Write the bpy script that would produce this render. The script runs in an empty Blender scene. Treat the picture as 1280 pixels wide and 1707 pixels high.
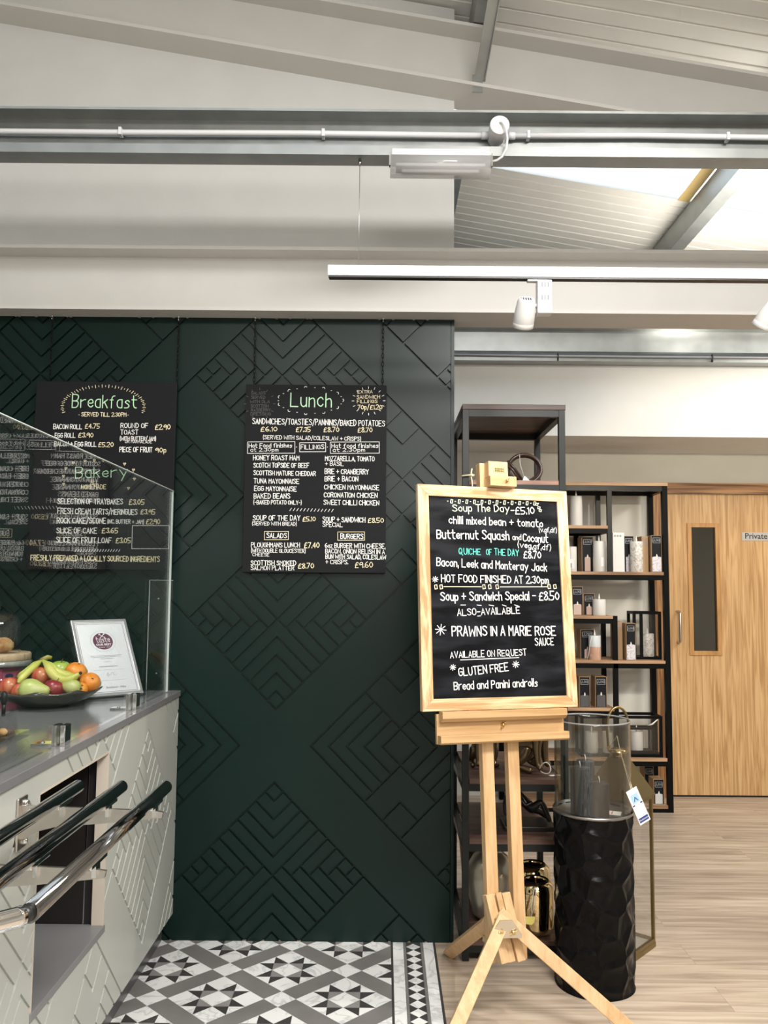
import bpy, bmesh, math, random
from mathutils import Vector, Matrix
random.seed(7)
SC = bpy.context.scene
COL = SC.collection
PI = math.pi

# ------------------------------------------------------------------ camera
F_PX = 1412.4
cam_data = bpy.data.cameras.new('camera')
cam = bpy.data.objects.new('camera', cam_data); COL.objects.link(cam)
cam_data.sensor_fit = 'VERTICAL'; cam_data.sensor_height = 36.0
cam_data.lens = F_PX / 1707.0 * 36.0
cam_data.clip_start = 0.05; cam_data.clip_end = 60
yaw, pitch, roll = 0.0004, 0.0864, 0.0087
fw = Vector((-math.sin(yaw) * math.cos(pitch), math.cos(yaw) * math.cos(pitch), math.sin(pitch)))
rt = Vector((math.cos(yaw), math.sin(yaw), 0)); up = rt.cross(fw)
R_ = rt * math.cos(roll) + up * math.sin(roll); U_ = up * math.cos(roll) - rt * math.sin(roll)
cam.matrix_world = Matrix(((R_.x, U_.x, -fw.x, 0), (R_.y, U_.y, -fw.y, -3.592), (R_.z, U_.z, -fw.z, 1.449), (0, 0, 0, 1)))
SC.camera = cam

# ------------------------------------------------------------------ world, lights, exposure
w = bpy.data.worlds.new('sky'); SC.world = w; w.use_nodes = True
w.node_tree.nodes['Background'].inputs[0].default_value = (0.86, 0.93, 1.0, 1)
w.node_tree.nodes['Background'].inputs[1].default_value = 1.9
SC.view_settings.view_transform = 'Standard'; SC.view_settings.look = 'None'
SC.view_settings.gamma = 1.0; SC.view_settings.exposure = 0.42
SC.view_settings.use_curve_mapping = False

def area(name, loc, sx, sy, power, target, col=(1, 0.95, 0.87)):
    l = bpy.data.lights.new(name, 'AREA'); l.shape = 'RECTANGLE'; l.size = sx; l.size_y = sy
    l.energy = power; l.color = col
    o = bpy.data.objects.new(name, l); COL.objects.link(o); o.location = loc
    o.rotation_euler = (Vector(target) - Vector(loc)).to_track_quat('-Z', 'Y').to_euler()
    return o
def spot(name, loc, target, power, ang, col=(1, 0.93, 0.82), r=0.03):
    l = bpy.data.lights.new(name, 'SPOT'); l.energy = power; l.spot_size = math.radians(ang); l.spot_blend = 0.6
    l.color = col; l.shadow_soft_size = r
    o = bpy.data.objects.new(name, l); COL.objects.link(o); o.location = loc
    o.rotation_euler = (Vector(target) - Vector(loc)).to_track_quat('-Z', 'Y').to_euler()
    return o
area('overhead_fill_light', (-0.8, -3.9, 3.55), 1.2, 0.6, 26, (-0.6, -3.4, 0), (1, 0.97, 0.92))  # unseen area lamps added overhead as key and fill
area('overhead_fill_light', (1.1, -2.9, 3.35), 1.2, 0.5, 104, (0.6, -2.0, 0), (1, 0.97, 0.93))
area('overhead_fill_light', (0.6, -5.2, 3.4), 1.8, 0.6, 46, (0.5, -4.0, 0), (1, 0.97, 0.92))
area('wall_sheen_light', (0.45, -5.8, 2.45), 1.0, 0.55, 30, (0.45, 0, 1.9), (1, 0.98, 0.95))  # area lamp added for the sheen on the green wall; no window here
area('roof_fill_light', (2.2, 0.95, 2.93), 1.4, 0.2, 20, (2.3, 1.0, 5), (1, 0.94, 0.84))  # upward area lamps added to brighten the roof and steelwork
area('roof_fill_light', (-1.3, -2.0, 2.95), 2.0, 0.2, 7, (-1.3, -1.6, 5), (1, 0.94, 0.85))
area('back_fill_light', (3.2, 0.6, 2.9), 0.6, 0.3, 24, (2.2, 1.6, 0.6), (1, 0.93, 0.82))  # out-of-sight lamp added to fill the area by the door
area('store_fill_light', (2.4, 4.5, 3.25), 0.6, 0.6, 14, (2.4, 4.5, 0), (1, 0.93, 0.82))  # lamp added behind the door to lighten the view through its glass
spot('counter_lamp_beam', (-1.45, -1.5, 3.1), (-1.17, -0.40, 1.05), 130, 34, (1, 0.97, 0.93))
spot('track_lamp_beam', (0.478, -0.715, 2.33), (0.62, 0.1, 0.3), 12, 70)
spot('track_lamp_beam', (1.33, -0.715, 2.33), (0.3, -0.35, 1.0), 45, 85)
spot('track_lamp_beam', (1.95, -0.9, 2.45), (2.35, 2.4, 1.6), 85, 62, (1, 0.88, 0.70))

# ------------------------------------------------------------------ material helpers
MATS = {}
def new_mat(name):
    m = bpy.data.materials.new(name); m.use_nodes = True
    return m, m.node_tree.nodes, m.node_tree.links, m.node_tree.nodes['Principled BSDF']
def setp(b, color=None, rough=None, metal=None, **kw):
    if color is not None: b.inputs['Base Color'].default_value = (*color, 1)
    if rough is not None: b.inputs['Roughness'].default_value = rough
    if metal is not None: b.inputs['Metallic'].default_value = metal
    for k, v in kw.items(): b.inputs[k].default_value = v
def plain(name, color, rough=0.5, metal=0.0, var=0.06, scale=6.0, bump=0.0, **kw):
    """a surface with a faint procedural unevenness of tone and gloss"""
    if name in MATS: return MATS[name]
    m, n, l, b = new_mat(name); setp(b, color, rough, metal, **kw)
    tc = n.new('ShaderNodeTexCoord'); nz = n.new('ShaderNodeTexNoise')
    nz.inputs['Scale'].default_value = scale; nz.inputs['Detail'].default_value = 4
    l.new(tc.outputs['Object'], nz.inputs['Vector'])
    mx = n.new('ShaderNodeMix'); mx.data_type = 'RGBA'
    mx.inputs[6].default_value = (*[c * (1 - var) for c in color], 1)
    mx.inputs[7].default_value = (*[min(1, c * (1 + var)) for c in color], 1)
    l.new(nz.outputs['Fac'], mx.inputs[0]); l.new(mx.outputs[2], b.inputs['Base Color'])
    mr = n.new('ShaderNodeMapRange'); mr.inputs[3].default_value = rough * 0.9; mr.inputs[4].default_value = min(1, rough * 1.1)
    l.new(nz.outputs['Fac'], mr.inputs[0]); l.new(mr.outputs[0], b.inputs['Roughness'])
    if bump:
        bp = n.new('ShaderNodeBump'); bp.inputs['Strength'].default_value = bump; bp.inputs['Distance'].default_value = 0.002
        n2 = n.new('ShaderNodeTexNoise'); n2.inputs['Scale'].default_value = scale * 12
        l.new(tc.outputs['Object'], n2.inputs['Vector']); l.new(n2.outputs['Fac'], bp.inputs['Height']); l.new(bp.outputs[0], b.inputs['Normal'])
    MATS[name] = m; return m
def ramp(n, stops):
    r = n.new('ShaderNodeValToRGB')
    while len(r.color_ramp.elements) < len(stops): r.color_ramp.elements.new(0.5)
    for e, (p, c) in zip(r.color_ramp.elements, stops): e.position = p; e.color = (*c, 1)
    return r
def wood(name, dark, mid, light, stretch=(1, 12, 12), scale=3.0, rough=0.45, rings=1.0, rot=(0, 0, 0), d=0.18):
    """grain runs along the axis with the smallest stretch"""
    if name in MATS: return MATS[name]
    m, n, l, b = new_mat(name); setp(b, mid, rough)
    tc = n.new('ShaderNodeTexCoord'); mp = n.new('ShaderNodeMapping')
    mp.inputs['Scale'].default_value = stretch; mp.inputs['Rotation'].default_value = rot
    l.new(tc.outputs['Object'], mp.inputs['Vector'])
    nz = n.new('ShaderNodeTexNoise'); nz.inputs['Scale'].default_value = scale; nz.inputs['Detail'].default_value = 6; nz.inputs['Distortion'].default_value = rings
    l.new(mp.outputs[0], nz.inputs['Vector'])
    mp2 = n.new('ShaderNodeMapping'); mp2.inputs['Scale'].default_value = [s * (6 if s > 1.5 else 1) for s in stretch]
    l.new(tc.outputs['Object'], mp2.inputs['Vector'])
    n2 = n.new('ShaderNodeTexNoise'); n2.inputs['Scale'].default_value = scale; n2.inputs['Detail'].default_value = 3
    l.new(mp2.outputs[0], n2.inputs['Vector'])
    ad = n.new('ShaderNodeMath'); ad.operation = 'MULTIPLY_ADD'; ad.inputs[1].default_value = 0.3; ad.inputs[2].default_value = -0.15
    l.new(n2.outputs['Fac'], ad.inputs[0])
    sm = n.new('ShaderNodeMath'); l.new(nz.outputs['Fac'], sm.inputs[0]); l.new(ad.outputs[0], sm.inputs[1])
    r = ramp(n, [(0.5 - d, dark), (0.5, mid), (0.5 + d, light)])
    l.new(sm.outputs[0], r.inputs[0]); l.new(r.outputs[0], b.inputs['Base Color'])
    MATS[name] = m; return m
def glass(name, tint=(1, 1, 1), ior=1.5, boost=1.0):
    if name in MATS: return MATS[name]
    m, n, l, b = new_mat(name); n.remove(b)
    out = n['Material Output']
    tr = n.new('ShaderNodeBsdfTransparent'); tr.inputs[0].default_value = (*tint, 1)
    gl = n.new('ShaderNodeBsdfGlossy'); gl.inputs['Roughness'].default_value = 0.01
    fr = n.new('ShaderNodeFresnel'); ge = n.new('ShaderNodeNewGeometry')
    mi = n.new('ShaderNodeMapRange'); mi.inputs[3].default_value = ior; mi.inputs[4].default_value = 1.0 / ior      # thin pane: the same Fresnel from both faces
    l.new(ge.outputs['Backfacing'], mi.inputs[0]); l.new(mi.outputs[0], fr.inputs[0])
    mu = n.new('ShaderNodeMath'); mu.operation = 'MULTIPLY'; mu.inputs[1].default_value = boost; mu.use_clamp = True
    l.new(fr.outputs[0], mu.inputs[0])
    mx = n.new('ShaderNodeMixShader'); l.new(mu.outputs[0], mx.inputs[0])
    l.new(tr.outputs[0], mx.inputs[1]); l.new(gl.outputs[0], mx.inputs[2]); l.new(mx.outputs[0], out.inputs['Surface'])
    MATS[name] = m; return m
def milky(name, fac=0.45):
    if name in MATS: return MATS[name]
    m, n, l, b = new_mat(name); setp(b, (0.60, 0.60, 0.60), 0.12)
    tr = n.new('ShaderNodeBsdfTransparent'); tr.inputs[0].default_value = (0.9, 0.9, 0.9, 1); mx = n.new('ShaderNodeMixShader'); mx.inputs[0].default_value = fac
    l.new(tr.outputs[0], mx.inputs[1]); l.new(b.outputs[0], mx.inputs[2]); l.new(mx.outputs[0], n['Material Output'].inputs['Surface'])
    MATS[name] = m; return m
def marble(name, base, vein, scale=5.0, rough=0.35, lo=0.47, hi=0.53):
    if name in MATS: return MATS[name]
    m, n, l, b = new_mat(name); setp(b, base, rough)
    tc = n.new('ShaderNodeTexCoord'); nz = n.new('ShaderNodeTexNoise')
    nz.inputs['Scale'].default_value = scale; nz.inputs['Detail'].default_value = 7; nz.inputs['Distortion'].default_value = 1.2
    l.new(tc.outputs['Object'], nz.inputs['Vector'])
    r = ramp(n, [(lo, base), ((lo + hi) / 2, vein), (hi, base)])
    l.new(nz.outputs['Fac'], r.inputs[0]); l.new(r.outputs[0], b.inputs['Base Color'])
    MATS[name] = m; return m

# ------------------------------------------------------------------ mesh builder
class MB:
    def __init__(s): s.v = []; s.f = []; s.mi = []; s.sm = []
    def add(s, vs, fs, mi=0, smooth=False):
        o = len(s.v); s.v += [tuple(v) for v in vs]
        for f in fs: s.f.append(tuple(i + o for i in f)); s.mi.append(mi); s.sm.append(smooth)
        return s
    def box(s, x0, x1, y0, y1, z0, z1, mi=0, M=None, ch=0.0):
        if ch:
            bm = bmesh.new(); bmesh.ops.create_cube(bm, size=1)
            for v in bm.verts: v.co = Vector(((x0 + x1) / 2 + v.co.x * (x1 - x0), (y0 + y1) / 2 + v.co.y * (y1 - y0), (z0 + z1) / 2 + v.co.z * (z1 - z0)))
            bmesh.ops.bevel(bm, geom=bm.edges[:], offset=ch, segments=2, profile=0.5, affect='EDGES')
            bm.verts.index_update()
            vs = [(M @ v.co if M else v.co) for v in bm.verts]; fs = [[v.index for v in f.verts] for f in bm.faces]
            bm.free(); return s.add(vs, fs, mi)
        vs = [Vector((x, y, z)) for z in (z0, z1) for y in (y0, y1) for x in (x0, x1)]
        if M: vs = [M @ v for v in vs]
        return s.add(vs, [(0, 2, 3, 1), (4, 5, 7, 6), (0, 1, 5, 4), (2, 6, 7, 3), (0, 4, 6, 2), (1, 3, 7, 5)], mi)
    def bar(s, a, b, wx, wy, roll=0.0, mi=0, ch=0.0, side=None):
        """square bar from a to b"""
        a = Vector(a); b = Vector(b); d = (b - a); L = d.length; z = d / L
        ref = Vector(side) if side else (Vector((1, 0, 0)) if abs(z.x) < 0.9 else Vector((0, 1, 0)))
        x = (ref - z * ref.dot(z)).normalized(); y = z.cross(x)
        if roll: x, y = x * math.cos(roll) + y * math.sin(roll), y * math.cos(roll) - x * math.sin(roll)
        M = Matrix(((x.x, y.x, z.x, a.x), (x.y, y.y, z.y, a.y), (x.z, y.z, z.z, a.z), (0, 0, 0, 1)))
        return s.box(-wx / 2, wx / 2, -wy / 2, wy / 2, 0, L, mi, M, ch)
    def lathe(s, prof, c=(0, 0, 0), seg=32, mi=0, smooth=True, cap=True, M=None, closed=False):
        vs = []; n = len(prof)
        for r, z in prof:
            for k in range(seg):
                a = 2 * PI * k / seg; vs.append(Vector((c[0] + r * math.cos(a), c[1] + r * math.sin(a), c[2] + z)))
        fs = []
        for i in range(n if closed else n - 1):
            for k in range(seg):
                j = (i + 1) % n
                fs.append((i * seg + k, i * seg + (k + 1) % seg, j * seg + (k + 1) % seg, j * seg + k))
        if M: vs = [M @ v for v in vs]
        s.add(vs, fs, mi, smooth)
        if cap and not closed:
            o = len(s.v) - len(vs)
            if prof[0][0] > 1e-6: s.f.append(tuple(o + k for k in reversed(range(seg)))); s.mi.append(mi); s.sm.append(False)
            if prof[-1][0] > 1e-6: s.f.append(tuple(o + (n - 1) * seg + k for k in range(seg))); s.mi.append(mi); s.sm.append(False)
        return s
    def tube(s, pts, r, seg=10, mi=0, cap=True, closed=False, radii=None):
        pts = [Vector(p) for p in pts]; n = len(pts); rings = []; px = None
        for i, p in enumerate(pts):
            a = pts[(i - 1) % n] if (closed or i) else p; b = pts[(i + 1) % n] if (closed or i < n - 1) else p
            d = (b - a).normalized()
            if px is None:
                ref = Vector((0, 0, 1)) if abs(d.z) < 0.9 else Vector((1, 0, 0)); px = d.cross(ref).normalized()
            else: px = (px - d * px.dot(d)).normalized()
            py = d.cross(px); rr = radii[i] if radii else r
            rings.append([p + (px * math.cos(2 * PI * k / seg) + py * math.sin(2 * PI * k / seg)) * rr for k in range(seg)])
        vs = [v for ring in rings for v in ring]; fs = []
        for i in range(n if closed else n - 1):
            j = (i + 1) % n
            for k in range(seg): fs.append((i * seg + k, i * seg + (k + 1) % seg, j * seg + (k + 1) % seg, j * seg + k))
        o = len(s.v); s.add(vs, fs, mi, True)
        if cap and not closed:
            s.f.append(tuple(o + k for k in reversed(range(seg)))); s.mi.append(mi); s.sm.append(False)
            s.f.append(tuple(o + (n - 1) * seg + k for k in range(seg))); s.mi.append(mi); s.sm.append(False)
        return s
    def prism(s, poly, a, b, axis='y', mi=0, M=None, smooth=False):
        """polygon extruded from a to b; for axis y the polygon is (x,z), for x (y,z), for z (x,y)"""
        def pt(p, t):
            if axis == 'y': return Vector((p[0], t, p[1]))
            if axis == 'x': return Vector((t, p[0], p[1]))
            return Vector((p[0], p[1], t))
        n = len(poly); vs = [pt(p, a) for p in poly] + [pt(p, b) for p in poly]
        if M: vs = [M @ v for v in vs]
        s.add(vs, [tuple(range(n)), tuple(reversed(range(n, 2 * n)))], mi)
        o = len(s.v) - 2 * n
        for i in range(n):
            j = (i + 1) % n; s.f.append((o + i, o + j, o + n + j, o + n + i)); s.mi.append(mi); s.sm.append(smooth)
        return s
    def blob(s, c, rx, ry, rz, seg=24, rings=14, mi=0, fn=None, M=None):
        vs = []; fs = []
        for i in range(rings + 1):
            t = PI * i / rings
            for k in range(seg):
                a = 2 * PI * k / seg
                d = Vector((math.sin(t) * math.cos(a), math.sin(t) * math.sin(a), math.cos(t)))
                g = fn(d) if fn else 1.0
                p = Vector((d.x * rx * g, d.y * ry * g, d.z * rz * g))
                if M: p = M @ p
                vs.append(Vector(c) + p)
        for i in range(rings):
            for k in range(seg): fs.append((i * seg + k, (i + 1) * seg + k, (i + 1) * seg + (k + 1) % seg, i * seg + (k + 1) % seg))
        return s.add(vs, fs, mi, True)
    def section(s, sec, x0, x1, slope=0.0, xr=0.0, mi=0):
        """closed section of (y,z) points run along X; the z of a point is for X = xr and follows the slope"""
        n = len(sec)
        vs = [(x, y, z + slope * (x - xr)) for x in (x0, x1) for y, z in sec]
        s.add(vs, [tuple(range(n)), tuple(reversed(range(n, 2 * n)))] + [(i, n + i, n + (i + 1) % n, (i + 1) % n) for i in range(n)], mi)
        return s
    def build(s, name, mat, parent=None, label=None, bevel=0.0, world=True):
        me = bpy.data.meshes.new(name)
        vs = s.v
        if parent is not None and world:
            inv = WM(parent).inverted(); vs = [inv @ Vector(v) for v in vs]
        me.from_pydata([tuple(v) for v in vs], [], s.f)
        mats = mat if isinstance(mat, (list, tuple)) else [mat]
        for m in mats: me.materials.append(m)
        me.polygons.foreach_set('material_index', s.mi); me.polygons.foreach_set('use_smooth', s.sm)
        bm = bmesh.new(); bm.from_mesh(me); bmesh.ops.remove_doubles(bm, verts=bm.verts, dist=1e-6)
        bmesh.ops.recalc_face_normals(bm, faces=bm.faces); bm.to_mesh(me); bm.free(); me.update()
        o = bpy.data.objects.new(name, me); COL.objects.link(o)
        if parent is not None: o.parent = parent
        if label: o['label'] = label
        if bevel:
            md = o.modifiers.new('edge', 'BEVEL'); md.width = bevel; md.segments = 2; md.limit_method = 'ANGLE'; md.angle_limit = math.radians(40)
        return o
_WM = {}
def WM(o):
    m = Matrix.LocRotScale(o.location, o.rotation_euler, None)
    return (WM(o.parent) @ m) if o.parent else m
def tag(o, label, cat, group=None, kind=None):
    o['label'] = label; o['category'] = cat
    if group: o['group'] = group
    if kind: o['kind'] = kind
    return o
def thing(name, label, cat, loc=(0, 0, 0), rotz=0.0, group=None):
    o = bpy.data.objects.new(name, None); COL.objects.link(o); o.empty_display_size = 0.05
    o.location = loc; o.rotation_euler = (0, 0, rotz)
    return tag(o, label, cat, group)
def struct(o, label, cat):
    return tag(o, label, cat, kind='structure')

# ------------------------------------------------------------------ hand lettering: single-stroke alphabet (x 0-9, y: base 2, x-height 6, cap 8)
GLY = {'A': '022842 1434', 'B': '0802 ~0838473505 ~0535443202', 'C': '~472807032243', 'D': '0802 ~082846442202', 'E': '48080242 0535', 'F': '480802 0535',
 'G': '~472807032243 434525', 'H': '0802 4842 0545', 'I': '0802', 'J': '~4844322203', 'K': '0802 4805 1642', 'L': '080242', 'M': '0208254842', 'N': '02084248',
 'O': '~28070322434728', 'P': '0802 ~0838473505', 'Q': '~28070322434728 2451', 'R': '0802 ~0838473505 2542', 'S': '~47381807163544432203', 'T': '0848 2822',
 'U': '~0804122232444 8'.replace(' ', ''), 'V': '082248', 'W': '0812365268', 'X': '0842 0248', 'Y': '0825 4825 2522', 'Z': '08480242',
 'a': '~36160503123233 3632', 'b': '0802 ~052635332202', 'c': '~352605032233', 'd': '~352605032233 3832', 'e': '~0434352605032233', 'f': '~38281712 0626',
 'g': '~352605032233 ~36312001', 'h': '0802 ~05263532', 'i': '0602 0708', 'j': '~161100 1718', 'k': '0802 3604 1532', 'l': '0802', 'm': '0602 ~05162522 ~25364542',
 'n': '0602 ~05263532', 'o': '~26050322333526', 'p': '0600 ~052635332203', 'q': '~352605032233 3630', 'r': '0602 ~052636', 's': '~35260524332202', 't': '~18132232 0636',
 'u': '~0603122233 3632', 'v': '062246', 'w': '0612253246', 'x': '0632 0236', 'y': '0623 4610', 'z': '06360232',
 '0': '~28060422444628', '1': '071812', '2': '~0718384746 460242', '3': '~07384725443203', '4': '380444 3832', '5': '480805 ~0535443202', '6': '~3806032243442504',
 '7': '084812', '8': '~280716354432120314364728', '9': '~472806052546 4742', '£': '~4738171502 0242 0535', '.': '0203', ',': '0301', '+': '0545 2723', '-': '0535',
 '/': '0139', '(': '~19060411', ')': '~09161401', '*': '2723 0644 0446', '|': '0901'}
def strokes(ch):
    out = []
    for st in GLY.get(ch, '').split():
        sm = st[0] == '~'; st = st.lstrip('~')
        p = [(float(st[i]), float(st[i + 1])) for i in range(0, len(st) - 1, 2)]
        if sm:
            for _ in range(2):
                q = [p[0]]
                for a, b in zip(p, p[1:]):
                    q += [(a[0] * .75 + b[0] * .25, a[1] * .75 + b[1] * .25), (a[0] * .25 + b[0] * .75, a[1] * .25 + b[1] * .75)]
                p = q + [p[-1]]
        out.append(p)
    return out
def adv(ch):
    if ch == ' ': return 2.6
    xs = [q[0] for s_ in strokes(ch) for q in s_]
    return (max(xs) if xs else 2) + 1.5
LAYER = [0]
def ribbon(mb, pts, wd, to3):
    """flat round-ended stroke of width wd as one strip; to3(x, y, lift) maps board coordinates to space, each stroke a hair above the last"""
    LAYER[0] = (LAYER[0] + 1) % 9; lift = LAYER[0] * 0.00006
    P = [Vector(p) for p in pts]; Q = [P[0]]
    for p in P[1:]:
        if (p - Q[-1]).length > wd * 0.12: Q.append(p)
    if len(Q) == 1: Q.append(Q[0] + Vector((wd * 0.05, 0)))
    r = wd / 2; L, R = [], []; n = len(Q)
    for i, p in enumerate(Q):
        d0 = (p - Q[i - 1]).normalized() if i else None; d1 = (Q[i + 1] - p).normalized() if i < n - 1 else None
        if d0 is None: d0 = d1
        if d1 is None: d1 = d0
        t = d0 + d1
        if t.length < 0.5:                      # hairpin: square it off
            L += [p + Vector((-d0.y, d0.x)) * r + d0 * r, p + Vector((-d1.y, d1.x)) * r - d1 * r]; R += [p - Vector((-d0.y, d0.x)) * r + d0 * r, p - Vector((-d1.y, d1.x)) * r - d1 * r]
            continue
        t.normalize(); nn = Vector((-t.y, t.x)); k = min(1.5, 1.0 / max(0.3, t.dot(d0)))
        L.append(p + nn * r * k); R.append(p - nn * r * k)
    def cap(p, d, sgn):
        nn = Vector((-d.y, d.x)); return [p + nn * (r * math.cos(a)) * 1 + d * (r * math.sin(a)) * sgn for a in (PI * 0.2, PI * 0.4, PI * 0.6, PI * 0.8)]
    d0 = (Q[1] - Q[0]).normalized(); d1 = (Q[-1] - Q[-2]).normalized()
    vs = []; fs = []
    for a, b in zip(L, R): vs += [to3(a.x, a.y, lift), to3(b.x, b.y, lift)]
    for i in range(len(L) - 1): fs.append((2 * i, 2 * i + 1, 2 * i + 3, 2 * i + 2))
    o = len(vs); c0 = cap(Q[0], d0, -1); vs += [to3(v.x, v.y, lift) for v in c0]; fs.append((0, o, o + 1, o + 2, o + 3, 1))
    o = len(vs); c1 = cap(Q[-1], d1, 1); vs += [to3(v.x, v.y, lift) for v in c1]; m = 2 * len(L); fs.append((m - 2, o, o + 1, o + 2, o + 3, m - 1))
    mb.add(vs, fs)
def write(mb, text, x0, y0, x1, y1, h, to3, weight=0.13, jit=0.22):
    tot = sum(adv(c) for c in text) - 1.5; dx, dy = x1 - x0, y1 - y0; L = math.hypot(dx, dy)
    sx = L / tot; sy = h / 6.0; cx = 0.0; ux, uy = dx / L, dy / L
    for c in text:
        o1, o2 = random.uniform(-jit, jit), random.uniform(-jit, jit)
        sc = random.uniform(0.94, 1.06)
        for st in strokes(c):
            q = []
            for (gx, gy) in st:
                a = (cx + gx * (1 + o1 * 0.1)) * sx; b = ((gy - 2) * sc + o2 * 0.5) * sy
                q.append((x0 + ux * a - uy * b, y0 + uy * a + ux * b))
            ribbon(mb, q, h * weight, to3)
        cx += adv(c)
def printed(name, text, size, mat, parent, M, align='CENTER', bold=0.0, label=None, shear=0.0):
    """type-set lettering with the built-in typeface, turned into a flat mesh; M places it (text lies in its XY)"""
    cu = bpy.data.curves.new('type', 'FONT'); cu.body = text; cu.size = size; cu.align_x = align; cu.align_y = 'CENTER'
    cu.offset = bold; cu.shear = shear; cu.resolution_u = 3
    to = bpy.data.objects.new('type', cu); COL.objects.link(to)
    dg = bpy.context.evaluated_depsgraph_get(); dg.update()
    me = bpy.data.meshes.new_from_object(to.evaluated_get(dg)); bpy.data.objects.remove(to)
    inv = WM(parent).inverted() @ M
    me.transform(inv); me.materials.clear(); me.materials.append(mat); me.name = name
    o = bpy.data.objects.new(name, me); COL.objects.link(o); o.parent = parent
    if label: o['label'] = label
    return o
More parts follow.
